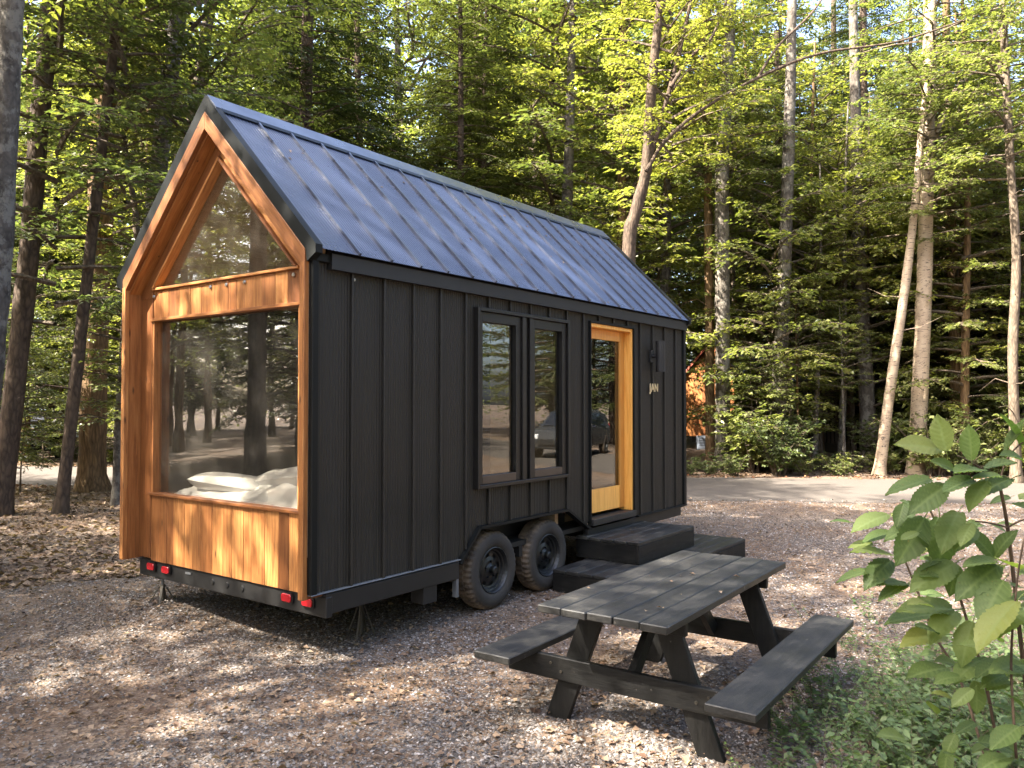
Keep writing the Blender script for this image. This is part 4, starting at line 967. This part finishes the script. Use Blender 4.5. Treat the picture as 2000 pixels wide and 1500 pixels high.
for px, Z, sc, kd, lab in ((1512, 22.3, 1.35, 'maple_sapling', 'leafy sunlit young maple left of the black cabin wall'), (1700, 23.4, 1.4, 'maple_sapling', 'leafy sunlit young maple just behind the foot of the leaning birch'), (1590, 22.6, .5, 'maple_high', 'small sunlit maple leaning leaves over the short pale sapling'),
                      (1640, 23.4, .66, 'maple_high', 'sunlit maple with leaves high between the short pale sapling and the birches'), (1868, 22.8, 1.3, 'maple_sapling', 'leafy young maple right of the thick birch'), (1935, 23.5, 1.4, 'maple_sapling', 'leafy young maple left of the brown trunk near the right edge'),
                      (805, 38, 1.75, 'beech_tall', 'tall far beech filling the gap above the middle of the roof'), (905, 42, 1.8, 'maple_tall', 'tall far maple above the middle of the roof'), (1010, 39, 1.7, 'beech_tall', 'tall far beech left of the forked maple'), (1185, 41, 1.75, 'maple_tall', 'tall far maple close behind the forked maple'), (1530, 43, 1.75, 'beech_tall', 'tall far beech high above the black cabin wall'), (1400, 44, 1.75, 'maple_tall', 'tall far maple high above the orange cabin'),
                      (1478, 21.6, .62, 'sapling', 'low sunlit sapling with a spray of pale leaves right of the orange cabin'), (1560, 22.2, .31, 'maple_high', 'sunlit sapling with pale leaves at the left end of the black cabin wall'), (1650, 21.8, .29, 'maple_high', 'sunlit sapling with pale leaves at the right end of the black cabin wall'), (1545, 23, .56, 'maple_high', 'short sunlit maple with bright leaves hanging before the black cabin wall'), (1668, 24.5, .6, 'maple_high', 'sunlit maple between the black cabin wall and the leaning birch'),
                      (1600, 26, .92, 'maple_high', 'tall sunlit maple above the black cabin wall'), (1486, 25.5, .85, 'maple_high', 'tall sunlit maple above the right slope of the orange cabin')):
    q = at(px, 786, Z); taken.append((q[0], q[1])); plant(kd, (q[0], q[1], 0), lab, 'sapling' if kd == 'sapling' or sc < .4 else 'tree', None, 'sapling' if kd == 'sapling' or sc < .4 else 'beech' if 'beech' in kd else 'maple', sc, trunk='thin' if kd == 'sapling' else 'tall')
# the trees that shade the clearing and stand in the window reflections
def near_tree(x, y, kind, name, trunk, s):
    if free(x, y, 1.2): plant(kind, (x, y, height(x, y)), 'one of the trees round the clearing beside and behind the viewer', 'tree', 'trees round the clearing', name, s, trunk=trunk)
for x, y, kind, s in ((-7.5, 8.5, 'maple_tall', 1.0), (-9, 5, 'maple_high', .9), (-10.5, 9.5, 'maple_tall', 1.0), (-9.5, 1.2, 'maple_tall', .95), (-13.5, 6.5, 'beech_tall', 1.1), (-15, 11, 'maple_tall', 1.1), (-5.5, 3.4, 'maple_high', 1.1), (-4.2, 7.0, 'maple_high', 1.35), (-3.5, 12.5, 'maple_high', 1.4), (-10, 13, 'beech_tall', 1.1), (-8, 17, 'maple_tall', 1.1), (-14, 18, 'hemlock', 1.0), (-4, 19, 'beech_tall', 1.1),
                   (-13, 24, 'maple_tall', 1.2), (-20, 22, 'hemlock', 1.1), (-18, 30, 'beech_tall', 1.2), (-9, 27, 'hemlock', 1.1), (-24, 33, 'maple_tall', 1.2), (-13, 8, 'maple_high', 1.0), (-17, 12, 'beech_tall', 1.0),
                   (-12, 3, 'maple_high', 1.0), (-14, -4, 'beech_tall', 1.0), (-11, -11, 'maple_tall', 1.0), (-5, -14, 'hemlock', 1.0), (1, -16, 'beech_tall', 1.0), (7, -15, 'maple_tall', 1.0), (12, -17, 'hemlock', 1.05),
                   (17, -16, 'beech_tall', 1.1), (23, -18, 'maple_tall', 1.1), (28, -13, 'hemlock', 1.1), (31, -20, 'beech_tall', 1.1), (36, -14, 'maple_tall', 1.2), (25, -26, 'hemlock', 1.2), (14, -25, 'maple_tall', 1.1), (4, -24, 'hemlock', 1.1)):
    near_tree(x, y, kind, 'hemlock' if 'hem' in kind else 'tree', 'dark' if 'hem' in kind else 'tall', s)
def ring(n, a0, a1, r0, r1, kinds):
    got = 0
    for _ in range(3000):
        if got >= n: break
        a = math.radians(random.uniform(a0, a1)); d = math.sqrt(random.uniform(r0 * r0, r1 * r1)); x, y = d * math.cos(a), d * math.sin(a)
        q = np.array([x, y, 0]) - CAM; dep = q @ FW
        if dep > 0 and abs(q @ RT) / dep < .72: continue
        if not free(x, y, 2.6): continue
        k = random.choice(kinds); plant(k, (x, y, 0), 'one of the trees round the clearing beside and behind the viewer', 'tree', 'trees round the clearing', 'hemlock' if 'hem' in k else 'tree', random.uniform(.9, 1.2), trunk='dark' if 'hem' in k else 'tall'); got += 1
ring(46, 88, 178, 20, 60, ('beech_tall', 'maple_tall', 'hemlock', 'maple_high', 'maple_high'))
ring(40, -95, -18, 24, 60, ('beech_tall', 'maple_tall', 'hemlock'))
ring(24, 178, 265, 22, 60, ('beech_tall', 'maple_tall', 'hemlock'))
# one far mass of woods closing the view
def far_woods():
    r = np.random.default_rng(77); Lv = Leaves()
    for kk in range(4600):
        az = YAW + r.uniform(-.75, .75) if kk < 3400 else r.uniform(0, 6.2832); d = r.uniform(56, 92); c = np.array([CAM[0] + d * math.cos(az), CAM[1] + d * math.sin(az), 0]); h = 27 * r.uniform(.01, 1) ** 1.25
        m = 56; P = c + np.stack([r.normal(0, 2.2, m), r.normal(0, 2.2, m), h + r.normal(0, 2.0, m)], 1); P[:, 2] = np.abs(P[:, 2])
        l = r.uniform(.25, .55, m); Lv.add(P, r.normal(size=(m, 3)) * [1, 1, .4], np.stack([r.normal(0, .5, m), r.normal(0, .5, m), np.ones(m)], 1), l, l * .6)
    return Lv.mesh('far_woods', M['beech'])
tag(link('far_woods', far_woods()), kind='stuff')

# ------------------------------------------------------------------ gravel, fallen leaves, ground cover
def sample_view(n, Z0, Z1, px0=-60, px1=2060):
    u = rng.uniform(0, 1, n); Z = 1 / (1 / Z0 + (1 / Z1 - 1 / Z0) * u) if False else Z0 * (Z1 / Z0) ** u
    px = rng.uniform(px0, px1, n); P = CAM[None] + (FW[None] * FPX + RT[None] * (px - 1000)[:, None] + UP[None] * (-36)) * (Z / FPX)[:, None]
    return P[:, 0], P[:, 1], Z
def hts(x, y): return .13 * np.exp(-((x - .15) ** 2 + (y - 2.5) ** 2) / 1.1)
def in_road(x, y):
    d = np.sqrt(((np.stack([x, y], 1)[:, None, :] - rp[None]) ** 2).sum(2)).min(1); return d
def wild(x, y):
    """Forest floor (litter, no gravel) to the left of the pull-in."""
    return (y > 4.3 - 1.25 * x + .5 * np.sin(1.7 * x)) & (y > 2.4) | (x > 17.5)
OCT = np.array([[1, 0, 0], [0, 1, 0], [-1, 0, 0], [0, -1, 0], [0, 0, .7]], float)
OCF = np.array([[0, 1, 4], [1, 2, 4], [2, 3, 4], [3, 0, 4]])
def pebbles(n, Z0, Z1, s0, s1):
    x, y, Z = sample_view(n, Z0, Z1); k = ~wild(x, y) & (in_road(x, y) > ROADW - .6 * rng.uniform(0, 1, n)); x, y, Z = x[k], y[k], Z[k]
    k = rng.uniform(0, 1, len(x)) < .62 + .5 * (np.sin(1.1 * x + .7 * y) * np.sin(.8 * y - .5 * x + 1) + .5 * np.sin(2.7 * x + 1.2) * np.sin(3.1 * y)); x, y, Z = x[k], y[k], Z[k]; n = len(x)
    s = (s0 + (s1 - s0) * rng.uniform(0, 1, n) ** 2.2)[:, None, None] * (.75 + .25 * np.clip(Z / 6, 1, 3))[:, None, None]
    V = OCT[None] * s * rng.uniform(.65, 1.35, (n, 5, 1)); V[:, :, 0] *= rng.uniform(.8, 1.5, (n, 1))
    a = rng.uniform(0, 6.28, n)[:, None]; t = rng.normal(0, .3, n)[:, None]
    X = V[:, :, 0] * np.cos(a) - V[:, :, 1] * np.sin(a); Y = V[:, :, 0] * np.sin(a) + V[:, :, 1] * np.cos(a); Zv = V[:, :, 2] + t * V[:, :, 0]
    V = np.stack([X + x[:, None], Y + y[:, None], Zv + (hts(x, y) + s[:, 0, 0] * .25 * rng.uniform(.2, 1.6, n))[:, None]], 2)
    return V.reshape(-1, 3), (OCF[None] + (np.arange(n) * 5)[:, None, None]).reshape(-1, 3)
V1, F1 = pebbles(230000, 3.6, 15.5, .005, .0135)
tag(link('gravel', tri_mesh('gravel', V1, F1, M['pebble'])), kind='stuff')
def litter(n, Z0, Z1, sel, s0, s1, lift=.004, px0=-60, px1=2060):
    x, y, Z = sample_view(n, Z0, Z1, px0, px1); k = sel(x, y); x, y = x[k], y[k]; n = len(x)
    Lv = Leaves(); a = rng.uniform(0, 6.28, n); l = s0 + (s1 - s0) * rng.uniform(0, 1, n) ** 1.6
    Lv.add(np.stack([x, y, hts(x, y) + lift + rng.uniform(0, .018, n)], 1), np.stack([np.cos(a), np.sin(a), rng.normal(0, .18, n)], 1), np.stack([rng.normal(0, .35, n), rng.normal(0, .35, n), np.ones(n)], 1), l, l * rng.uniform(.45, .85, n)); return Lv
outside = lambda x, y: ~((x > -.0) & (x < 6.2) & (y > .2) & (y < 2.3))
Lt = litter(15000, 3.6, 17, lambda x, y: ~wild(x, y) & (in_road(x, y) > ROADW - .3), .012, .062, .010)
Lt2 = litter(60000, 4, 26, lambda x, y: wild(x, y) & (in_road(x, y) > ROADW + .1 * rng.normal(0, 1, len(x))), .05, .12, .004)
def dropped(P, U, s0, s1):
    n = len(P); a = rng.uniform(0, 6.28, n); l = rng.uniform(s0, s1, n); U = np.tile(np.array(U, float), (n, 1)); R_ = np.stack([np.cos(a), np.sin(a), np.sin(a * 3) * .1], 1)
    D = R_ - U * (R_ * U).sum(1)[:, None]; Lt.add(P, D, U + rng.normal(0, .15, (n, 3)), l, l * rng.uniform(.4, .7, n))
u_ = rng.uniform(0, 1, (34, 2)); dropped(np.stack([.3 + 5.8 * u_[:, 0], -.07 + 1.25 * u_[:, 1], 2.995 + 1.25 * u_[:, 1]], 1), (0, -.707, .707), .025, .05)
u_ = rng.uniform(-1, 1, (13, 2)); dropped(np.stack([1.05 + .93 * u_[:, 0], -2.30 + .36 * u_[:, 1], np.full(13, .772)], 1), (0, 0, 1), .02, .05)
u_ = rng.uniform(-1, 1, (9, 2)); dropped(np.stack([4.4 + .6 * u_[:, 0], -.33 + .28 * u_[:, 1], np.full(9, .460)], 1), (0, 0, 1), .02, .045)
for q in ('P', 'D', 'U', 'l', 'w'): setattr(Lt, q, getattr(Lt, q) + getattr(Lt2, q))
tag(link('fallen_leaves', Lt.mesh('fallen_leaves', M['litter'], .16)), kind='stuff')
Lr = litter(9000, 17, 24, lambda x, y: (np.abs(in_road(x, y) - ROADW - .35) < .5 * rng.uniform(0, 1, len(x))), .05, .11, .01)
tag(link('roadside_litter', Lr.mesh('roadside_litter', M['needle_litter'], .1)), kind='stuff')
def cover():
    Lv = Leaves(); r = np.random.default_rng(9); mb = MB()
    for _ in range(1700):
        px, py = r.normal(1860, 200), r.normal(1430, 110)
        if py < 1180 or px < 1480 + (1500 - py) * .25 or px > 2200: continue
        Z = 1.885 * FPX / (py - 786); c = at(px, py, Z); c[2] = 0; h = r.uniform(.05, .22) * (1.9 if px > 1760 and r.uniform() < .5 else 1)
        a = r.uniform(0, 6.28); e = c + np.array([math.cos(a) * h * .7, math.sin(a) * h * .7, h]); mb.tube([c, (c + e) / 2 + np.array([0, 0, .02]), e], [.0016, .0014, .0008], 3, cap=False)
        m = 16; s = np.linspace(.25, 1, m); P = c + (e - c) * s[:, None]; an = a + np.where(np.arange(m) % 2 == 0, 1, -1) * r.uniform(.6, 1.6, m)
        l = r.uniform(.016, .034, m) * (1.0 + .9 * (h > .2)); Lv.add(P, np.stack([np.cos(an), np.sin(an), r.normal(.1, .3, m)], 1), np.stack([r.normal(0, .35, m), r.normal(0, .35, m), np.ones(m)], 1), l, l * .55)
    return Lv, mb
Lc, mc = cover(); cvr = tag(link('ground_cover', Lc.mesh('ground_cover', M['cover'], .08)), kind='stuff')
tag(mc.build('ground_cover_stems', M['bark'], cvr), kind='stuff')

# ------------------------------------------------------------------ the big-leaved shrub on the right
def big_leaf_mat():
    m, n, b = newmat('broad_green_leaf'); out = n.nodes['Material Output']
    at_ = N(n, 'Attribute'); at_.attribute_name = 'vein'; oi = N(n, 'ObjectInfo')
    base = ramp(n, oi.outputs['Random'], [(0, (.075, .112, .038)), (.5, (.115, .162, .052)), (.85, (.155, .195, .062)), (1, (.25, .26, .085))])
    f = noise(n, coords(n), 30, 4); col = mix(n, f, base, mix(n, 1.0, base, (.75, .8, .7), 'MULTIPLY'))
    sp = ramp(n, noise(n, coords(n, (1, 1, 1), True), 9, 5, .65), [(.64, (0, 0, 0)), (.72, (1, 1, 1))]); col = mix(n, sp, col, (.15, .13, .035))
    hl = ramp(n, noise(n, coords(n, (1, 1, 1), True), 23, 2, .5), [(.72, (0, 0, 0)), (.75, (1, 1, 1))]); col = mix(n, hl, col, (.07, .04, .02))
    col = mix(n, at_.outputs['Fac'], col, mix(n, .5, base, (.17, .22, .09)))
    n.links.new(col, b.inputs['Base Color']); b.inputs['Roughness'].default_value = .55; b.inputs['Specular IOR Level'].default_value = .35
    tl = N(n, 'BsdfTranslucent'); n.links.new(mix(n, 1.0, col, (1.5, 1.8, .6), 'MULTIPLY'), tl.inputs[0])
    ms = N(n, 'MixShader'); ms.inputs[0].default_value = .5; n.links.new(b.outputs[0], ms.inputs[1]); n.links.new(tl.outputs[0], ms.inputs[2]); n.links.new(ms.outputs[0], out.inputs[0]); return m
M['big_leaf'] = big_leaf_mat()
def leaf_shape(seed, ratio, curl, wave):
    r = random.Random(seed); nu, nv = 29, 11; vs = []; vein = []
    for i in range(nu):
        u = i / (nu - 1); wd = ratio * .5 * (math.sin(PI * min(1, u * .86 + .05 * (1 - u)) ** .82) ** .85) * (1 - u ** 7); wd = max(wd, .004)
        for j in range(nv):
            v = 2 * j / (nv - 1) - 1; av = abs(v)
            ph = (u * 8 - av * 1.5 + .25 * (v > 0)) % 1.0; rib = math.exp(-((ph - .5) / .16) ** 2) * (av > .05) * (1 - av ** 4)
            z = -curl * u * u + .22 * av * wd + wave * math.sin(5 * u + 2.2 * v + seed) * av + .018 * math.cos(2 * PI * ph) * min(1, 3 * av) * (1 - .5 * av)
            edge = (1 + (.07 if i % 2 else -.05) + r.uniform(-.05, .03)) if av > .99 else 1
            vs.append((u, v * wd * edge, z)); vein.append(1.0 if j == nv // 2 else .6 * rib)
    m = MB().add(vs, [(i * nv + j, (i + 1) * nv + j, (i + 1) * nv + j + 1, i * nv + j + 1) for i in range(nu - 1) for j in range(nv - 1)])
    m.tube([(-.22, 0, .0), (-.1, 0, .01), (0, 0, 0)], [.012, .010, .008], 4)
    me = m.mesh('leaf', M['big_leaf'], True); a = me.attributes.new('vein', 'FLOAT', 'POINT'); a.data.foreach_set('value', vein + [1.0] * (len(me.vertices) - len(vein))); return me
LS = [leaf_shape(s, rt, cu, wv) for s, rt, cu, wv in ((1, .50, .16, .02), (2, .54, .28, .035), (3, .44, .08, .03), (4, .56, -.06, .025), (5, .58, .35, .03))]
shrub = thing('broad_leaved_shrub', tuple(np.array([*at(1985, 786, 2.5)[:2], 0.0])), 'broad-leaved green shrub with dark stems close in front at the right edge', 'shrub')
sb = np.array(shrub.location)
def stem(pts, Z0, Z1, r0, r1):
    n = len(pts); W3 = spline([at(px, py, Z0 + (Z1 - Z0) * i / (n - 1)) for i, (px, py) in enumerate(pts)], 5) - sb
    MB().tube(W3, list(np.linspace(r0, r1, len(W3))), 7, smooth if False else 0, True, .04).build('stem', M['bark_dark'], shrub, smooth=True); return W3
stem([(2040, 1700), (2010, 1400), (1988, 1200), (1968, 1030), (1952, 945)], 2.45, 2.3, .0075, .0045)
stem([(1985, 1720), (1935, 1380), (1885, 1200), (1850, 1090), (1835, 1040), (1812, 985)], 2.65, 2.5, .006, .003)
stem([(1960, 1600), (1880, 1340), (1825, 1240), (1790, 1150), (1757, 1070)], 2.8, 2.65, .0055, .003)
stem([(1968, 1030), (1935, 1022), (1905, 1018)], 2.33, 2.3, .003, .002); stem([(1968, 1030), (2000, 1015), (2050, 1010)], 2.33, 2.3, .003, .002)
stem([(1952, 945), (1930, 925), (1900, 905), (1870, 890)], 2.3, 2.2, .0035, .002); stem([(1985, 1480), (1975, 1300), (1985, 1150), (2000, 1050)], 2.2, 2.1, .004, .002)
stem([(1952, 945), (1965, 900), (1990, 870), (2020, 850)], 2.3, 2.35, .003, .002)
def leaf(px, py, ang, ln, Z, tilt=.35, k=None, roll=0.0):
    """A leaf from (px, py); ang = direction in the picture plane (degrees, 0 right, 90 up); ln in photo pixels;
    tilt = how far the tip leans towards the viewer."""
    p = at(px, py, Z) - sb; a = math.radians(ang)
    d = RT * math.cos(a) * math.cos(tilt) + UP * math.sin(a) * math.cos(tilt) - FW * math.sin(tilt); d /= np.linalg.norm(d)
    upv = np.array([0, 0, 1.0]) * .9 - FW * random.uniform(.1, .5); s = np.cross(upv, d); s /= np.linalg.norm(s); nrm = np.cross(d, s)
    c, sn = math.cos(roll), math.sin(roll); s, nrm = s * c + nrm * sn, nrm * c - s * sn
    l = .88 * ln * Z / FPX / max(.45, math.cos(tilt))
    o = link('leaf', LS[k if k is not None else random.randrange(5)], shrub)
    o.matrix_basis = Matrix(((d[0] * l, s[0] * l, nrm[0] * l, p[0]), (d[1] * l, s[1] * l, nrm[1] * l, p[1]), (d[2] * l, s[2] * l, nrm[2] * l, p[2]), (0, 0, 0, 1)))
for a in ((1838, 878, 168, 105, 2.25, .1, 0, -.5), (1848, 880, 98, 82, 2.2, -.2, 3, -1.0), (1898, 898, 90, 80, 2.2, -.1, 3, -1.0), (1922, 915, 28, 62, 2.25, .3, 1), (1862, 915, 160, 66, 2.25, .4, 2, -.6), (1920, 918, 172, 90, 2.2, .5, 0),
          (1818, 935, 192, 115, 2.3, .2, 2), (1848, 948, 208, 110, 2.25, .3, 0, -.5), (1900, 935, 190, 95, 2.2, .5, 2), (1955, 930, 178, 80, 2.2, .3, 2), (1975, 935, 196, 120, 2.25, .2, 0), (1928, 940, 215, 80, 2.2, .4, 1),
          (1965, 880, 60, 85, 2.35, .1, 3, -.6), (1995, 870, 120, 90, 2.35, .2, 0), (2005, 905, 150, 80, 2.3, .5, 1),
          (1800, 1018, 200, 100, 2.4, .2, 2), (1735, 1005, 195, 95, 2.45, .2, 0), (1765, 985, 235, 50, 2.4, .5, 1), (1805, 1012, 232, 115, 2.35, .3, 1, -.3), (1835, 1010, 260, 100, 2.4, .5, 4), (1872, 1000, 222, 90, 2.3, .5, 4),
          (1740, 1040, 190, 75, 2.5, .3, 2), (1705, 1062, 182, 60, 2.5, .2, 2), (1745, 1085, 165, 105, 2.45, .2, 0), (1740, 1095, 205, 85, 2.5, .5, 1), (1700, 1115, 190, 85, 2.5, .2, 2),
          (1905, 1030, 205, 75, 2.3, .5, 1), (1940, 1088, 130, 85, 2.3, .1, 0, -.5), (1942, 1090, 70, 75, 2.3, .2, 1), (1945, 1095, 178, 95, 2.25, .4, 2), (1950, 1105, 205, 130, 2.25, .3, 0), (1990, 1110, 160, 80, 2.2, .4, 3),
          (1865, 1100, 200, 125, 2.35, .3, 0, -.2), (1868, 1105, 240, 60, 2.4, .5, 4), (1880, 1130, 330, 85, 2.35, .4, 1), (1770, 1140, 170, 90, 2.5, .3, 0), (1772, 1140, 195, 85, 2.5, .4, 2),
          (1905, 1120, 20, 60, 2.3, .4, 3), (1960, 1135, 215, 110, 2.2, .5, 1), (1862, 1190, 172, 145, 2.45, .3, 2), (1868, 1195, 200, 95, 2.4, .5, 1), (1910, 1185, 10, 70, 2.4, .3, 3),
          (1985, 1175, 215, 150, 2.1, .25, 0, .2), (2000, 1190, 195, 90, 2.15, .5, 1), (1820, 1200, 180, 120, 2.55, .3, 2), (1845, 1240, 175, 110, 2.5, .3, 1), (1900, 1215, 235, 90, 2.35, .4, 4),
          (1850, 1305, 178, 105, 2.45, .3, 0), (1868, 1300, 150, 60, 2.5, .4, 1), (1895, 1290, 350, 100, 2.4, .3, 2), (1915, 1290, 185, 80, 2.35, .5, 4), (1960, 1290, 190, 85, 2.3, .4, 0), (2000, 1300, 170, 90, 2.2, .4, 1),
          (1905, 1330, 260, 60, 2.4, .5, 1), (1965, 1320, 40, 70, 2.25, .3, 3), (1768, 1445, 150, 75, 2.6, .4, 1), (1850, 1462, 250, 55, 2.5, .4, 1), (1905, 1412, 190, 60, 2.5, .4, 2), (1990, 1420, 195, 90, 2.15, .4, 0), (1970, 1480, 170, 85, 2.15, .4, 4), (1995, 1380, 140, 80, 2.2, .3, 2),
          (1720, 1100, 260, 45, 2.5, .4, 4), (1660, 1020, 170, 50, 2.5, .3, 2)):
    leaf(*a)

for _ in range(80):
    px_ = random.uniform(1770, 2040); py_ = random.uniform(960, 1500)
    if px_ < 1770 + (py_ - 1000) * .12: continue
    leaf(px_, py_, random.choice((random.uniform(130, 230), random.uniform(-40, 60))), random.uniform(34, 72), random.uniform(2.2, 2.75), random.uniform(.15, .6))
